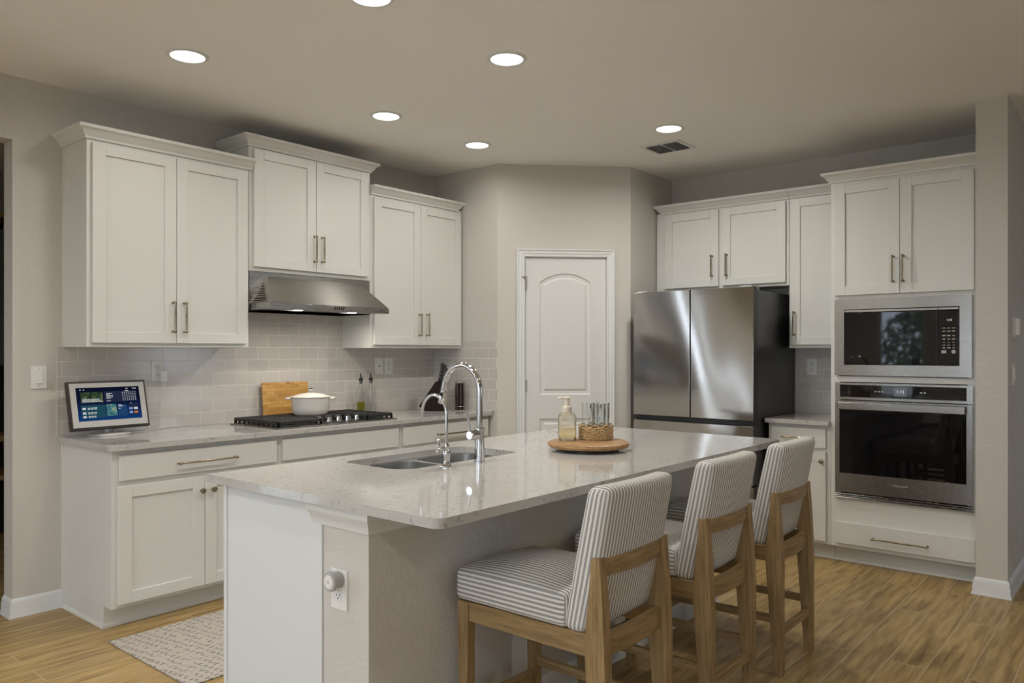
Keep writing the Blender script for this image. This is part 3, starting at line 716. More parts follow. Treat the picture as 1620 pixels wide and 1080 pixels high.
# knife block, knives, rod stand
FW, RT = Vector((math.cos(.695), math.sin(.695), 0)), Vector((math.sin(.695), -math.cos(.695), 0))
kc = Vector((4.11, 4.205, .9005))
fK = lambda r, z, d: tuple(kc + RT*r + FW*d + Vector((0,0,z)))
b = MB().prism([(-.055,.0), (.095,.0), (.104,.150), (.061,.233), (.022,.215), (-.098,.036)], -.052, .052, fK, .003)
o = b.build('knife_block', M_KBLOCK, None, origin=tuple(kc)); tag(o, 'dark slanted wooden knife block in the counter corner', 'knife block')
kd = Vector((.20, 1)).normalized()
KN = [(.050,.226,-.030,.135,'tallest black knife handle at the left of the block'), (.074,.205,-.034,.125,'black riveted knife handle at the front right of the block'),
      (.062,.222,.004,.120,'black knife handle rising from the middle of the block'), (.080,.190,.002,.128,'black knife handle low at the right side of the block'),
      (.066,.216,.036,.130,'black knife handle at the back of the block, near the tiles')]
MK = {}
for r0, z0, d0, L, lab in KN:
    P = lambda a, w=0, e=0: fK(r0+kd.x*a+kd.y*w, z0+kd.y*a-kd.x*w, d0+e)
    t = thing('kitchen_knife', P(0), lab, 'knife', 'knives in the block')
    b = MB(); pts = [(-.012,-.009), (-.010,.010), (.02,.011), (.05,.009), (.09,.010), (L,.013), (L+.004,.002), (L-.004,-.010), (.06,-.008), (.02,-.009)]
    b.prism(pts, -.007, .007, lambda a, w, e: P(a, w, e), .002); hnd = b.build('handle', M_BLACK, t)
    for a in (.028, .055, .085): MB().cyl(P(a,0,-.0085), P(a,0,.0085), .0035, seg=10).build('rivet', M_CHROME, hnd)
    b = MB().prism([(-.003,-.007), (-.003,.008), (.004,.010), (.004,-.009)], -.0035, .0035, lambda a, w, e: P(a, w, e)); b.build('bolster', M_CHROME, t)
sc0 = Vector((4.262, 4.070, .9005))
t = thing('wire_stand', tuple(sc0), 'round chrome wire stand with upright rods right of the knife block', 'stand')
z = sc0.z; MB().lathe([(0,z), (.056,z), (.057,z+.004), (.052,z+.007), (0,z+.008)], (sc0.x,sc0.y,0), 32).build('base', M_CHROME, t)
b = MB()
for k in range(8): a = 2*math.pi*k/8+.2; b.cyl((sc0.x+.036*math.cos(a), sc0.y+.036*math.sin(a), z+.006), (sc0.x+.036*math.cos(a), sc0.y+.036*math.sin(a), z+.215), .0022, seg=8)
b.build('rods', M_CHROME, t)
for zz in (z+.03, z+.214): MB().tube([(sc0.x+.036*math.cos(2*math.pi*k/24), sc0.y+.036*math.sin(2*math.pi*k/24), zz) for k in range(24)], .003, 8, loop=True).build('ring', M_CHROME, t)
MB().lathe([(0,z+.008), (.030,z+.008), (.030,z+.205), (0,z+.205)], (sc0.x,sc0.y,0), 24).build('dark_insert', M_KBLOCK, t)

# ------------------------------------------------------------------ tablet screen with charger
tx, ty = 1.800, 4.292
t = thing('smart_display', (tx, 4.33, .9005), 'smart display tablet showing widgets, standing on the left counter end', 'tablet')
MB().lathe([(0,.9005), (1,.9005), (1.02,.906), (1.0,.911), (.9,.914), (0,.915)], (1.822,4.335,0), 40, sx=.105, sy=.078).build('stand_base', mat('silver_stand', (.62,.61,.59), .35), t)
MB().tube([(1.822,4.35,.912), (1.822,4.345,.955)], .021, 20).tube([(1.822,4.352,.953), (1.822,4.325,1.02)], .015, 14).build('stand_neck', mat('white_stand_neck', (.66,.65,.63), .4), t)
Mt = Matrix.Translation((tx, ty-.038, .942)) @ Matrix.Rotation(R(2.0), 4, 'Z') @ Matrix.Rotation(R(-14.5), 4, 'X')
fTb = lambda u, w, z: tuple(Mt @ Vector((u, w, z)))
W2, Hh = .204, .258
fr = MB(Mt).box(-W2, W2, .0, .030, 0, Hh, .004, 2).build('frame', mat('dark_bronze_frame', (.018,.015,.013), .35), t)
MB(Mt).box(-W2+.011, W2-.011, -.002, .002, .013, Hh-.012).build('mat_border', mat('white_border', (.50,.49,.47), .4), t)
SX, SZ0, SZ1 = .164, .046, .222
scr = MB(Mt).box(-SX, SX, -.0035, -.001, SZ0, SZ1).build('screen', M_SCREEN, t, smooth=False)
def pan(nm, u0, u1, z0, z1, m, w=-.0039): return MB(Mt).box(-SX+2*SX*u0, -SX+2*SX*u1, w, -.0030, SZ0+(SZ1-SZ0)*z0, SZ0+(SZ1-SZ0)*z1).build(nm, m, scr, smooth=False)
pan('picture_widget', .06,.40,.54,.86, M_FOREST); pan('calendar_widget', .43,.95,.54,.87, M_NAVY); pan('list_widget', .05,.42,.08,.47, M_TEAL)
pan('picture_widget', .44,.60,.12,.47, M_BEACH); pan('weather_widget', .62,.77,.10,.44, M_BLUE); pan('apps_widget', .80,.95,.12,.46, M_NAVY)
b = MB(Mt)
def dash(u0, u1, zc, h=.012): b.box(-SX+2*SX*u0, -SX+2*SX*u1, -.0043, -.0038, SZ0+(SZ1-SZ0)*(zc-h), SZ0+(SZ1-SZ0)*(zc+h))
def lettering():
    global b
    b.build('lettering', M_WHITE, scr, smooth=False); b = MB(Mt)
random.seed(3)
for k in range(3):
    u = .08
    while u < .33: l = random.uniform(.02,.06); dash(u, u+l, .645-.035*k, .010); u += l+.008
lettering()
for r0, c0 in ((.80,.46), (.765,.46), (.73,.46), (.69,.46), (.655,.46), (.575,.46)):
    u = c0
    for q in range(random.randint(2,3)): l = random.uniform(.02,.035); dash(u, u+l, r0, .010); u += l+.007
lettering()
for r0 in (.38,.24,.13):
    u = .15
    for q in range(3): l = random.uniform(.025,.05); dash(u, u+l, r0, .012); dash(u, u+l*.8, r0-.035, .008); u += l+.007
    dash(.07,.12, r0-.01, .03)
lettering()
for r0 in (.44,.40,.33): dash(.63, random.uniform(.66,.71), r0, .010)
lettering()
dash(.83,.85,.475,.010); dash(.76,.82,.865,.008)
for i in range(7):
    for j in range(6): dash(.715+.034*i, .728+.034*i, .82-.048*j, .009)
lettering()
dash(.055,.075,.935,.012); dash(.105,.125,.935,.012)
lettering(); b.bm.free()
fTx = lambda u0, z0: (lambda x, o, y: fTb(-SX+2*SX*u0+x, -.0040-o, SZ0+(SZ1-SZ0)*z0+y))
text('screen_clock', '1:14', .013, fTx(.915,.935), M_WHITE, scr); text('screen_weather', '62°', .011, fTx(.80,.935), M_WHITE, scr)
for u, z_, m in ((.83,.31,M_LILAC), (.91,.31,M_WHITE), (.83,.19,M_LILAC), (.91,.19,M_ORANGE)): pan('app_icon', u-.03, u+.03, z_-.035, z_+.035, m, -.0044)

def wall_plate(f, u, z, w=.072, h=.117, kind='duplex', name=None, label='', cat='outlet', group=None, two=True):
    """a wall plate centred at u, z on the surface w=0"""
    t = thing(name or 'wall_outlet', f(u, 0, z), label, cat, group)
    MB().box(u-w/2, u+w/2, -.006, 0, z-h/2, z+h/2, .002, 2, f).build('cover_plate', M_WPLAST, t)
    if kind == 'duplex':
        for dz in (-.020, .020):
            rc = MB().box(u-.015, u+.015, -.0085, -.005, z+dz-.0135, z+dz+.0135, .003, 2, f).build('receptacle', M_WPLAST, t)
            MB().box(u-.0075, u-.0055, -.0090, -.0083, z+dz-.001, z+dz+.008, 0, 1, f).box(u+.0055, u+.0075, -.0090, -.0083, z+dz, z+dz+.007, 0, 1, f).box(u-.0025, u+.0025, -.0090, -.0083, z+dz-.009, z+dz-.004, 0, 1, f).build('slots', M_SLOT, rc)
    elif kind == 'rocker':
        MB().box(u-.0165, u+.0165, -.0085, -.005, z-.033, z+.033, .002, 2, f).prism([(-.031,-.0085), (.031,-.0085), (.031,-.010), (-.031,-.0135)], u-.0145, u+.0145, lambda a, c, d: f(d, c, z+a)).build('rocker', M_WPLAST, t)
    elif kind == 'blank':
        MB().cyl(f(u,-.0065,z), f(u,-.004,z), .006).build('cable_hole', M_SLOT, t)
    for dz in ((-h/2+.014, h/2-.014) if kind != 'duplex' else (0,)): MB().cyl(f(u,-.0068,z+dz), f(u,-.004,z+dz), .003, seg=10).build('screw', M_HINGE, t)
    return t
fW = mapL(YW); fWt = mapL(YW-.008)
wall_plate(fW, 1.515, 1.214, .074, .118, 'rocker', 'light_switch', 'white rocker light switch on the wall left of the counter', 'light switch')
wall_plate(fWt, 2.130, 1.237, .073, .122, 'duplex', None, 'white wall outlet holding the charger, above the tablet')
wall_plate(fWt, 3.787, 1.237, .079, .122, 'blank', 'cable_plate', 'white cover plate with one center hole, on the tiles', 'wall plate')
wall_plate(fWt, 3.880, 1.237, .079, .122, 'duplex', None, 'white wall outlet right of the blank cover plate on the tiles')
wall_plate(mapR(XB-.008), 1.935, 1.235, .073, .120, 'duplex', None, 'white wall outlet on the tiles between fridge and oven tower')
fE = mapR(IX)
wall_plate(lambda u, w, z: (IX+w, u, z), 1.967, .606, .078, .124, 'duplex', None, 'white wall outlet on the island end under the night light')
t = thing('night_light', (IX-.03, 1.955, .64), 'round white plug-in night light on the island end', 'night light')
ax = Matrix.Rotation(R(-90), 3, 'Y')
MB().lathe([(0,.0105), (.024,.0105), (.025,.012), (.025,.030), (.029,.032), (.031,.036), (.031,.044), (.029,.048), (.022,.049)], (IX,1.962,.640), 36, ax).build('housing', M_GPLAST, t)
MB().lathe([(.022,.0485), (.020,.0502), (0,.0506)], (IX,1.962,.640), 36, ax).build('face', M_WPLAST, t)
MB().lathe([(.0045,.0504), (.0035,.0515), (0,.0516)], (IX,1.962,.640), 16, ax).build('sensor', M_GPLAST, t)
t = thing('phone_charger', (2.153, YW-.03, 1.20), 'white plug-in charger block in the outlet above the tablet', 'charger')
MB().box(2.134, 2.172, YW-.048, YW-.0172, 1.172, 1.236, .004, 3).build('block', M_WPLAST, t)
cb = MB().tube([(2.153,YW-.036,1.173), (2.154,YW-.038,1.150), (2.150,YW-.030,1.10), (2.140,YW-.025,1.05), (2.138,YW-.022,1.00), (2.144,YW-.028,.955), (2.135,YW-.04,.915), (2.110,YW-.06,.9035), (2.07,YW-.05,.9035), (2.03,YW-.06,.9035)], .0019, 8)
cb.tube([(2.143,YW-.030,.962), (2.120,YW-.02,.93), (2.125,YW-.035,.905), (2.16,YW-.05,.9035), (2.15,YW-.06,.9035)], .0019, 8)
cb.build('cable', M_WPLAST, t)
# right-hand wall pieces
fS = mapL(.632)
t = thing('thermostat', fS(5.204,0,1.486), 'small white box sensor high on the hallway wall edge', 'thermostat')
MB().box(5.170, 5.238, -.008, 0, 1.430, 1.542, .002, 2, fS).build('back_plate', M_WPLAST, t); MB().box(5.176, 5.232, -.030, -.008, 1.438, 1.534, .004, 2, fS).build('cover', M_WPLAST, t)
wall_plate(fS, 5.160, 1.216, .072, .118, 'rocker', 'light_switch', 'white light switch low on the hallway wall edge, below the sensor', 'light switch')

# ------------------------------------------------------------------ refrigerator
FX, FY0, FY1 = 4.930, 2.046, 2.954
t = thing('refrigerator', (5.35, 2.5, 0), 'stainless french-door refrigerator with dark sides, beside the pantry', 'refrigerator')
MB().box(FX+.075, 5.70, FY0+.004, FY1-.004, .03, 1.755, .004, 2).box(FX+.10, 5.68, FY0+.03, FY1-.03, 0, .03).build('body', M_FSIDE, t)
fF = mapR(FX)
def fdoor(y0, y1, z0, z1):
    d = MB().box(y0, y1, .004, .068, z0, z1, .004, 2, fF).build('door', M_BLACK, t)
    MB().box(y0+.001, y1-.001, 0, .0045, z0+.001, z1-.001, .002, 2, fF).build('steel_front', M_FRIDGE, d)
fdoor(2.504, FY1, .888, 1.775); fdoor(FY0, 2.497, .888, 1.775); fdoor(FY0, FY1, .46, .852); fdoor(FY0, FY1, .05, .452)
MB().box(FY0+.004, FY1-.004, .03, .070, .853, .887, 0, 1, fF).build('handle_recess', mat('recess_dark', (.02,.022,.028), .3), t)
for y in (FY0+.02, FY1-.10): MB().box(y, y+.08, .020, .15, 1.7555, 1.785, .004, 2, fF).build('hinge_cover', M_GPLAST, t)

# ------------------------------------------------------------------ microwave and oven
fM = mapR(5.118)
t = thing('built_in_microwave', (5.2, 1.2, 1.20), 'built-in microwave with stainless surround, above the wall oven', 'microwave')
b = MB()
for q in ((.826,.888,1.197,1.676), (1.531,1.589,1.197,1.676), (.888,1.531,1.197,1.263), (.888,1.531,1.611,1.676)): b.box(q[0], q[1], 0, .018, q[2], q[3], 0, 1, fM)
b.build('surround', M_STEEL, t)
MB().box(.885, 1.534, .026, .45, 1.262, 1.614, 0, 1, fM).build('housing', M_DARKIN, t)
d = MB().box(1.001, 1.527, -.004, .024, 1.266, 1.589, .002, 2, fM).build('door', M_BGLASS, t)
MB().box(1.001, 1.527, -.006, .024, 1.592, 1.606, .002, 2, fM).build('door_trim', M_STEEL, d)
c = MB().box(.892, .998, -.004, .024, 1.266, 1.589, .002, 2, fM).build('control_panel', M_BGLASS, t)
MB().box(.892, .998, -.006, .024, 1.592, 1.606, .002, 2, fM).build('panel_trim', M_STEEL, c)
fTxt = lambda y0, z0, w: (lambda x, o, y: fM(y0-x, w-o, z0+y))
text('clock_digits', '1:10', .016, fTxt(.940,1.531,-.0044), M_DIGIT, c)
b = MB(); random.seed(5)
for j, zz in enumerate((1.484, 1.466, 1.440, 1.420, 1.400, 1.384, 1.368)):
    for i in range(3):
        yc = .968-.025*i; w_ = random.choice((.010,.014,.018)); h_ = .0035 if j in (0,4,5) else .006
        b.box(yc-w_/2, yc+w_/2, -.0046, -.0038, zz-h_/2, zz+h_/2, 0, 1, fM)
b.box(.955, .981, -.0046, -.0038, 1.337, 1.354, 0, 1, fM); b.cyl(fM(.918,-.0046,1.3455), fM(.918,-.0038,1.3455), .011, seg=20); b.build('keypad', M_KEYS, c)
t = thing('wall_oven', (5.2, 1.2, .42), 'stainless wall oven with black glass door below the microwave', 'oven')
b = MB()
for q in ((.820,.852,1.044,1.150), (1.556,1.585,1.044,1.150), (.852,1.556,1.044,1.060), (.852,1.556,1.137,1.150)): b.box(q[0], q[1], 0, .018, q[2], q[3], 0, 1, fM)
b.build('control_frame', M_STEEL, t)
p = MB().box(.852, 1.556, .003, .018, 1.060, 1.137, 0, 1, fM).build('control_panel', M_BGLASS, t)
ds = MB().box(1.168, 1.242, .0018, .004, 1.074, 1.128, 0, 1, fM).build('display', M_DISP, p)
text('clock_digits', '1:13', .026, fTxt(1.205,1.101,.0014), M_DIGIT, ds)
b = MB()
for yc in (1.345, 1.325, 1.305, 1.09, 1.07): b.box(yc-.006, yc+.006, .0024, .0034, 1.095, 1.104, 0, 1, fM)
b.build('touch_keys', M_KEYS, p)
MB().box(.853, 1.557, .019, .50, .432, 1.150, 0, 1, fM).build('housing', M_DARKIN, t)
b = MB()
for q in ((.822,.852,.460,1.038), (1.557,1.584,.460,1.038), (.852,1.557,.460,.580), (.852,1.557,.985,1.038)): b.box(q[0], q[1], -.006, .018, q[2], q[3], 0, 1, fM)
d = b.build('door', M_STEEL, t)
MB().box(.852, 1.557, -.004, .012, .580, .985, 0, 1, fM).build('door_glass', M_BGLASS, d)
hb = MB().box(.853, 1.556, -.052, -.034, .984, 1.031, .005, 3, fM)
for yc in (.89, 1.52): hb.box(yc-.012, yc+.012, -.036, -.005, .995, 1.020, .002, 1, fM)
hb.build('handle', M_STEEL, d)
text('brand_lettering', 'Whirlpool', .021, fTxt(1.205,.530,-.0064), mat('etched_letters', (.62,.61,.59), .4, .6), d)
b = MB()
for zz in (.424,.436,.448): b.box(.820, 1.585, -.004, .018, zz-.003, zz+.003, .001, 1, fM)
b.box(.820, .826, -.002, .02, .420, .455, 0, 1, fM).box(1.579, 1.585, -.002, .02, .420, .455, 0, 1, fM)
b.build('vent_slats', M_STEEL, t)

# ------------------------------------------------------------------ bar stools
def grid_box(hx, hy, hz, r, nx, ny, nz):
    def ax(h, n):
        e = [0,.12,.3,.6,1]; lo = [-h+r*q for q in e]; k = max(1, n)
        mid = [-h+r+(2*h-2*r)*i/k for i in range(1, k)]
        return lo + mid + [-q for q in lo[::-1]]
    A, B, C = ax(hx,nx), ax(hy,ny), ax(hz,nz); V = {}; bm = bmesh.new(); rest = {}
    def vert(i, j, k):
        if (i,j,k) not in V:
            p = Vector((A[i],B[j],C[k])); inn = Vector((max(-hx+r, min(hx-r, p.x)), max(-hy+r, min(hy-r, p.y)), max(-hz+r, min(hz-r, p.z))))
            d = p-inn
            if d.length > 1e-9: p2 = inn + d.normalized()*r*max(abs(d.x),abs(d.y),abs(d.z))/r
            else: p2 = p
            V[(i,j,k)] = bm.verts.new(p2); rest[V[(i,j,k)]] = p.copy()
        return V[(i,j,k)]
    I, J, K = len(A)-1, len(B)-1, len(C)-1; faces = []
    for i in range(I):
        for j in range(J):
            for k, fl in ((0,1), (K,0)): faces.append((bm.faces.new([vert(*q) for q in ((i,j,k),(i,j+1,k),(i+1,j+1,k),(i+1,j,k))][::1 if fl else -1]), 'z'))
    for i in range(I):
        for k in range(K):
            for j, fl in ((0,1), (J,0)): faces.append((bm.faces.new([vert(*q) for q in ((i,j,k),(i+1,j,k),(i+1,j,k+1),(i,j,k+1))][::1 if fl else -1]), 'y'))
    for j in range(J):
        for k in range(K):
            for i, fl in ((0,1), (I,0)): faces.append((bm.faces.new([vert(*q) for q in ((i,j,k),(i,j,k+1),(i,j+1,k+1),(i,j+1,k))][::1 if fl else -1]), 'x'))
    return bm, rest, faces
def cushion(hx, hy, hz, r, n, deform, along, name, parent, loc):
    bm, rest, faces = grid_box(hx, hy, hz, r, *n); uv = bm.loops.layers.uv.new('UVMap')
    for f, side in faces:
        for lp in f.loops:
            q = rest[lp.vert]
            if along == 'seat': s, tt = (q.x, q.y) if side in 'zy' else (hx + (hz-q.z), q.y)
            else: s, tt = (q.x, q.z) if side in 'yz' else (hx + q.y, q.z)
            if along == 'seat' and side == 'y': s, tt = (q.x, q.z)
            lp[uv].uv = (s, tt)
    for v in bm.verts: v.co = deform(v.co.copy()) + Vector(loc)
    b = MB(); b.bm.free(); b.bm = bm
    return b.build(name, M_STRIPE, parent, angle=60)
def make_stool():
    t = thing('counter_stool', (0,0,0), '', 'stool', 'striped counter stools at the island')
    O = Vector((0,1.45,0))                              # built around the stool's own middle, y measured as in the room
    Y = lambda y: y-1.45
    def seat_def(p):
        k = (1-min(1,abs(p.x)/.205)**2.2)*(1-min(1,abs(p.y)/.222)**2.2)
        if p.z > 0: p.z += .034*k
        return p
    cushion(.203, .224, .052, .024, (8,8,2), seat_def, 'seat', 'seat', t, (0, Y(1.555), .588))
    def back_def(p):
        zz = p.z+.217; th = 1+.10*math.sin(min(1,max(0,zz/.43))*math.pi); bow = -.014*(1-(p.x/.2)**2)
        p.y = p.y*th - zz*.205 + bow; return p
    cushion(.197, .040, .217, .028, (8,1,8), back_def, 'back', 'backrest', t, (0, Y(1.312), .748))
    for sx in (-1, 1):
        xo = sx*.180
        prof = [(1.196,0), (1.230,0), (1.262,.44), (1.266,.52), (1.254,.62), (1.243,.762), (1.214,.762), (1.204,.62), (1.196,.45)]
        MB().prism([(Y(a), z) for a, z in prof], xo-.0185, xo+.0185, lambda y, z, d: (d, y, z), .003).build('leg', M_STOOL, t)
        prof = [(1.727,0), (1.760,0), (1.768,.535), (1.722,.535)]
        MB().prism([(Y(a), z) for a, z in prof], xo-.019, xo+.019, lambda y, z, d: (d, y, z), .003).build('leg', M_STOOL, t)
        MB().box(xo-.013, xo+.013, Y(1.260), Y(1.724), .472, .536, .002, 1).build('side_rail', M_STOOL_S, t)
        MB().box(xo-.010, xo+.010, Y(1.238), Y(1.730), .215, .247, .002, 1).build('stretcher', M_STOOL_S, t)
    MB().box(-.161, .161, Y(1.735), Y(1.758), .472, .536, .002, 1).build('front_rail', M_STOOL_H, t)
    MB().box(-.161, .161, Y(1.732), Y(1.756), .165, .200, .002, 1).build('footrest', M_STOOL_H, t)
    MB().box(-.161, .161, Y(1.206), Y(1.228), .160, .195, .002, 1).build('stretcher', M_STOOL_H, t)
    def bow(y0, z0, z1, d, th):
        b = MB(); n = 12; rings = []
        for i in range(n+1):
            x = -.163+.326*i/n; y = y0 - d*(1-(x/.163)**2); rings.append([b.bm.verts.new((x, y+a, z)) for a, z in ((0,z0), (th,z0), (th,z1), (0,z1))])
        for a, c in zip(rings, rings[1:]):
            for j in range(4): b.bm.faces.new((a[j], c[j], c[(j+1) % 4], a[(j+1) % 4]))
        b.bm.faces.new(rings[0]); b.bm.faces.new(rings[-1]); return b
    bow(Y(1.218), .705, .757, .018, .022).build('top_rail', M_STOOL_H, t)
    bow(Y(1.222), .472, .536, .014, .024).build('rear_rail', M_STOOL_H, t)
    return t
st = make_stool()
for i, (x, lab) in enumerate([(2.040,'striped counter stool nearest the island end with the night light'), (2.712,'middle striped counter stool of the row of three'), (3.370,'striped counter stool farthest along the island, nearest the oven tower')]):
    o = st if i == 0 else copy_tree(st)
    o.location = (x, 1.45, 0); o['label'] = lab

# ------------------------------------------------------------------ tray on the island
tc = Vector((2.950, 2.005)); ft = .8990
t = thing('lazy_susan', (tc.x, tc.y, ft), 'round wooden turntable tray on the island counter', 'tray')
MB().lathe([(0,ft), (.13,ft), (.13,ft+.012), (0,ft+.012)], (tc.x,tc.y,0), 40).build('swivel_base', M_BLACK, t)
MB().lathe([(0,ft+.0125), (.168,ft+.0125), (.181,ft+.017), (.187,ft+.026), (.184,ft+.035), (.174,ft+.040), (0,ft+.040)], (tc.x,tc.y,0), 64).build('plate', M_TRAY, t)
tz = ft+.0405
bx, by = 2.920, 2.104
t = thing('soap_dispenser', (bx,by,tz), 'amber foaming soap bottle with cream pump, on the wooden tray', 'soap dispenser')
def rb(z, h, r, sq): # rounded-square ring
    return None
def sqb(levels, m, nm, inner=None):
    b = MB(); A0 = .695; prev = None; seq = levels + (inner or [])
    for h, z, rad in seq:
        cur = [b.bm.verts.new((bx + math.cos(A0)*x - math.sin(A0)*y, by + math.sin(A0)*x + math.cos(A0)*y, z)) for x, y in rrect(-h, h, -h, h, min(rad, h*.999))]
        if prev:
            for i in range(len(cur)): b.bm.faces.new((prev[i], prev[(i+1) % len(cur)], cur[(i+1) % len(cur)], cur[i]))
        else: b.bm.faces.new(cur)
        prev = cur
    b.bm.faces.new(prev); return b.build(nm, m, t)
sqb([(.034,tz,.014), (.039,tz+.004,.016), (.041,tz+.015,.018), (.041,tz+.106,.018), (.036,tz+.120,.020), (.022,tz+.128,.020), (.020,tz+.134,.019)], M_SOAP, 'bottle',
    [(.018,tz+.134,.017), (.019,tz+.127,.018), (.033,tz+.118,.019), (.0385,tz+.104,.017), (.0385,tz+.016,.017), (.034,tz+.006,.015)])
sqb([(.030,tz+.0075,.014), (.0375,tz+.017,.016), (.0375,tz+.050,.016)], M_LIQ, 'soap')
MB().lathe([(.023,tz+.126), (.023,tz+.150), (.021,tz+.154), (.015,tz+.158), (.013,tz+.172), (.012,tz+.186), (.015,tz+.188), (.016,tz+.196), (.012,tz+.199), (0,tz+.199)], (bx,by,0), 28).tube([(bx,by,tz+.193), (bx-.03,by+.02,tz+.195), (bx-.036,by+.024,tz+.190)], [.006,.005,.004], 10).build('pump', M_PUMP, t)
kx, ky = 3.035, 2.020
t = thing('wicker_basket', (kx,ky,tz), 'small round wicker basket of drinking glasses on the wooden tray', 'basket')
MB().lathe([(0,tz), (.074,tz), (.077,tz+.004), (.074,tz+.007), (0,tz+.007)], (kx,ky,0), 40).build('base', M_WICKER, t)
b = MB(); NS = 13
for j in range(7):
    zz = tz+.010+.0076*j
    b.tube([(kx+(.0760+.0034*(-1)**(k+j))*math.cos(2*math.pi*k/(2*NS)), ky+(.0760+.0034*(-1)**(k+j))*math.sin(2*math.pi*k/(2*NS)), zz) for k in range(2*NS)], .0039, 8, loop=True)
for k in range(NS): a = 2*math.pi*(k*2+.5)/(2*NS); b.cyl((kx+.0760*math.cos(a), ky+.0760*math.sin(a), tz+.004), (kx+.0760*math.cos(a), ky+.0760*math.sin(a), tz+.060), .0028, seg=6)
b.build('woven_sides', M_WICKER, t)
MB().tube([(kx+.0775*math.cos(2*math.pi*k/96), ky+.0775*math.sin(2*math.pi*k/96), tz+.064+.0055*math.sin(9*2*math.pi*k/96)) for k in range(96)], .0034, 8, loop=True).build('scalloped_rim', M_WICKER, t)
def tumbler(x, y, z, lab):
    b = MB().lathe([(0,z), (.0235,z), (.0255,z+.003), (.0276,z+.160), (.0270,z+.162), (.0260,z+.160), (.0240,z+.012), (.021,z+.009), (0,z+.009)], (x,y,0), 28)
    o = b.build('drinking_glass', M_GLASS, None, origin=(x,y,z)); return tag(o, lab, 'glass', 'drinking glasses in the basket')
gz = tz+.0072
for a, lab in ((200,'clear drinking glass in the wicker basket, nearest the soap dispenser'), (290,'clear drinking glass at the right front of the wicker basket'), (20,'clear drinking glass at the right back of the wicker basket'), (110,'clear drinking glass at the left back of the wicker basket')):
    a += 25; tumbler(kx+.0405*math.cos(R(a+14)), ky+.0405*math.sin(R(a+14)), gz, lab)

# ------------------------------------------------------------------ rug
o = MB().box(1.560, 3.60, 2.985, 3.730, .0005, .009, .003, 2).build('runner_rug', M_RUG, None, origin=(2.6,3.36,0)); tag(o, 'cream flatweave runner rug with dark dashed diamonds beside the island', 'rug')

# ------------------------------------------------------------------ ceiling lights and vent
def downlight(x, y, lab, w):
    t = thing('recessed_light', (x,y,ZC), lab, 'ceiling light', 'recessed ceiling lights')
    MB().lathe([(.074,ZC-.001), (.078,ZC-.007), (.090,ZC-.005), (.096,ZC-.0005), (.096,ZC)], (x,y,0), 40, closed=True).build('trim_ring', M_TRIM, t)
    MB().lathe([(0,ZC-.0035), (.074,ZC-.003), (.076,ZC-.0008), (0,ZC-.0006)], (x,y,0), 40).build('lens', M_LENS, t)
    L = bpy.data.lights.new('lamp', 'AREA'); L.shape = 'DISK'; L.size = .13; L.energy = w; L.color = CAN_COL; L.spread = R(168)
    lo = bpy.data.objects.new('lamp', L); COL.objects.link(lo); lo.parent = t; lo.location = (0,0,-.012)
    return t
for x, y, w, lab in ((1.830,3.517,3.6,'lit recessed ceiling light in front of the cabinet above the tablet'), (3.051,3.515,3.4,'lit recessed ceiling light in front of the hood cabinet'), (3.875,3.537,4,'lit recessed ceiling light closest to the pantry corner'),
                     (1.984,2.375,10,'lit recessed ceiling light cut off by the top edge of the photo'), (2.822,2.385,11,'lit recessed ceiling light above the island, largest full circle'), (4.356,2.355,15,'lit recessed ceiling light right beside the ceiling vent')): downlight(x, y, lab, w)
for x, y, w in ((.85,2.38,6), (3.2,.25,8), (-.6,.8,CAN_FILL), (-.6,-1.6,CAN_FILL), (-2.4,.8,CAN_FILL), (-2.4,-1.6,CAN_FILL), (-.4,3.2,CAN_FILL), (-2.2,3.2,CAN_FILL)): downlight(x, y, 'added recessed fill light in the ceiling, out of view of the camera', w)  # unseen ceiling cans, added as fill light for the darker faces
t = thing('ceiling_vent', (4.742,2.573,ZC), 'white louvred air vent in the ceiling near the refrigerator', 'vent')
VX0, VX1, VY0, VY1 = 4.618, 4.868, 2.428, 2.718; b = MB(); zf = ZC-.007
for q in ((VX0,VX0+.028,VY0,VY1), (VX1-.028,VX1,VY0,VY1), (VX0+.028,VX1-.028,VY0,VY0+.028), (VX0+.028,VX1-.028,VY1-.028,VY1), (VX0+.028,VX1-.028,2.566,2.580)): b.box(q[0], q[1], q[2], q[3], zf, ZC-.0005)
b.build('frame', M_TRIM, t)
MB().box(VX0+.028, VX1-.028, VY0+.028, VY1-.028, ZC-.002, ZC-.0008).build('dark_opening', M_SLOT, t)
for ya, yb in ((VY0+.030,2.564), (2.582,VY1-.030)):
    b = MB()
    for k in range(11):
        x = VX0+.034+.0185*k*.97; b.prism([(x+.012,ZC-.003), (x+.014,ZC-.003), (x+.002,ZC-.014), (x,ZC-.014)], ya, yb, lambda a, z, d: (a, d, z))
    b.build('louvres', M_GPLAST, t)

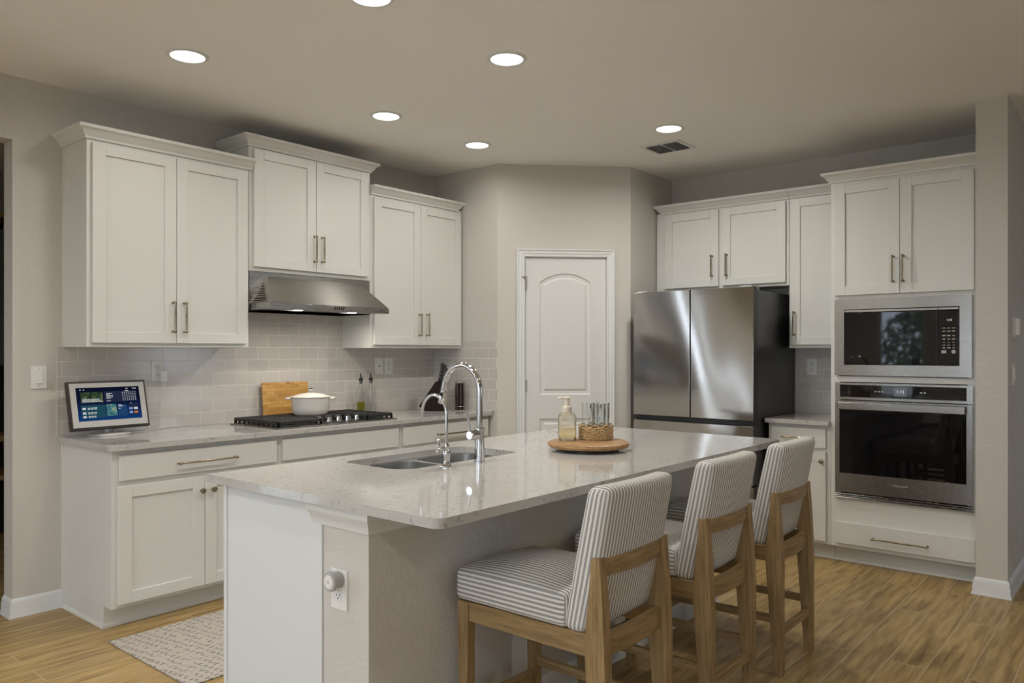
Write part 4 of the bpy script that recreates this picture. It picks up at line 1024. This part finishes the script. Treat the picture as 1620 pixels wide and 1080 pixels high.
# ------------------------------------------------------------------ the dark study beyond the doorway
t = thing('bookcase', (1.55,6.3,0), 'dark bookcase with wood shelves in the unlit room beyond the doorway', 'bookcase')
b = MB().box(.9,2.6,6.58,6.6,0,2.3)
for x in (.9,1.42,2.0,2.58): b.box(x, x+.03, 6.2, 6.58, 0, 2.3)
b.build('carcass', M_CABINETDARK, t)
for zz in (.45,.72,2.28): MB().box(.93, 2.58, 6.19, 6.58, zz, zz+.035).build('shelf', M_SHELFWOOD, t)
MB().box(1.45, 2.0, 6.195, 6.2, 1.25, 2.2).build('door_glass', mat('grey_cabinet_glass', (.10,.115,.12), .2), t)

def portal(f, h, rot):
    u0, u1, z0, z1 = h; L = bpy.data.lights.new('window_daylight', 'AREA'); L.shape = 'RECTANGLE'; L.size = u1-u0; L.size_y = z1-z0; L.cycles.is_portal = True
    o = bpy.data.objects.new('window_daylight', L); COL.objects.link(o); o.location = f((u0+u1)/2, .12, (z0+z1)/2); o.rotation_euler = rot
for h in WIN_L: portal(mapL(YW), h, (R(-90), 0, 0))
for h in WIN_F: portal(lambda u, w, z: (XF-w, u, z), h, (R(-90), 0, R(90)))
for h in WIN_S: portal(lambda u, w, z: (u, YF-w, z), h, (R(90), 0, 0))

# ------------------------------------------------------------------ outside the windows
struct(MB().box(-40, 40, -40, 40, -.5, -.45).build('ground', M_GROUND, smooth=False))  # unseen ground, coloured pale so the fridge streaks stay bright low down
def tree(x, y, h, n, seed):
    rnd = random.Random(seed); t = thing('garden_tree', (x,y,-.45), 'leafy tree standing outside the living room window', 'tree', 'trees outside')
    MB().tube([(x,y,-.45), (x+.1,y,h*.4), (x,y+.1,h*.75)], [.14,.10,.04], 10).build('trunk', M_BARK, t)
    b = MB()
    for _ in range(n):
        a = rnd.uniform(0, 2*math.pi); r = rnd.random()**.5*h*.42; zz = h*.3+rnd.random()*h*.7; r *= math.sin(min(1,max(.15,(zz-h*.22)/(h*.8)))*math.pi)**.5 if zz < h*1.02 else .1
        c = Vector((x+r*math.cos(a), y+r*math.sin(a), zz)); u = Vector((rnd.gauss(0,1),rnd.gauss(0,1),rnd.gauss(0,1))).normalized(); w = u.orthogonal()
        vs_ = [b.bm.verts.new(c+u*.08), b.bm.verts.new(c+w*.035), b.bm.verts.new(c-u*.08), b.bm.verts.new(c-w*.035)]; b.bm.faces.new(vs_)
    b.build('leaves', M_LEAF, t, smooth=False, normals=False)
tree(-9.0, 4.15, 2.25, 1300, 1)
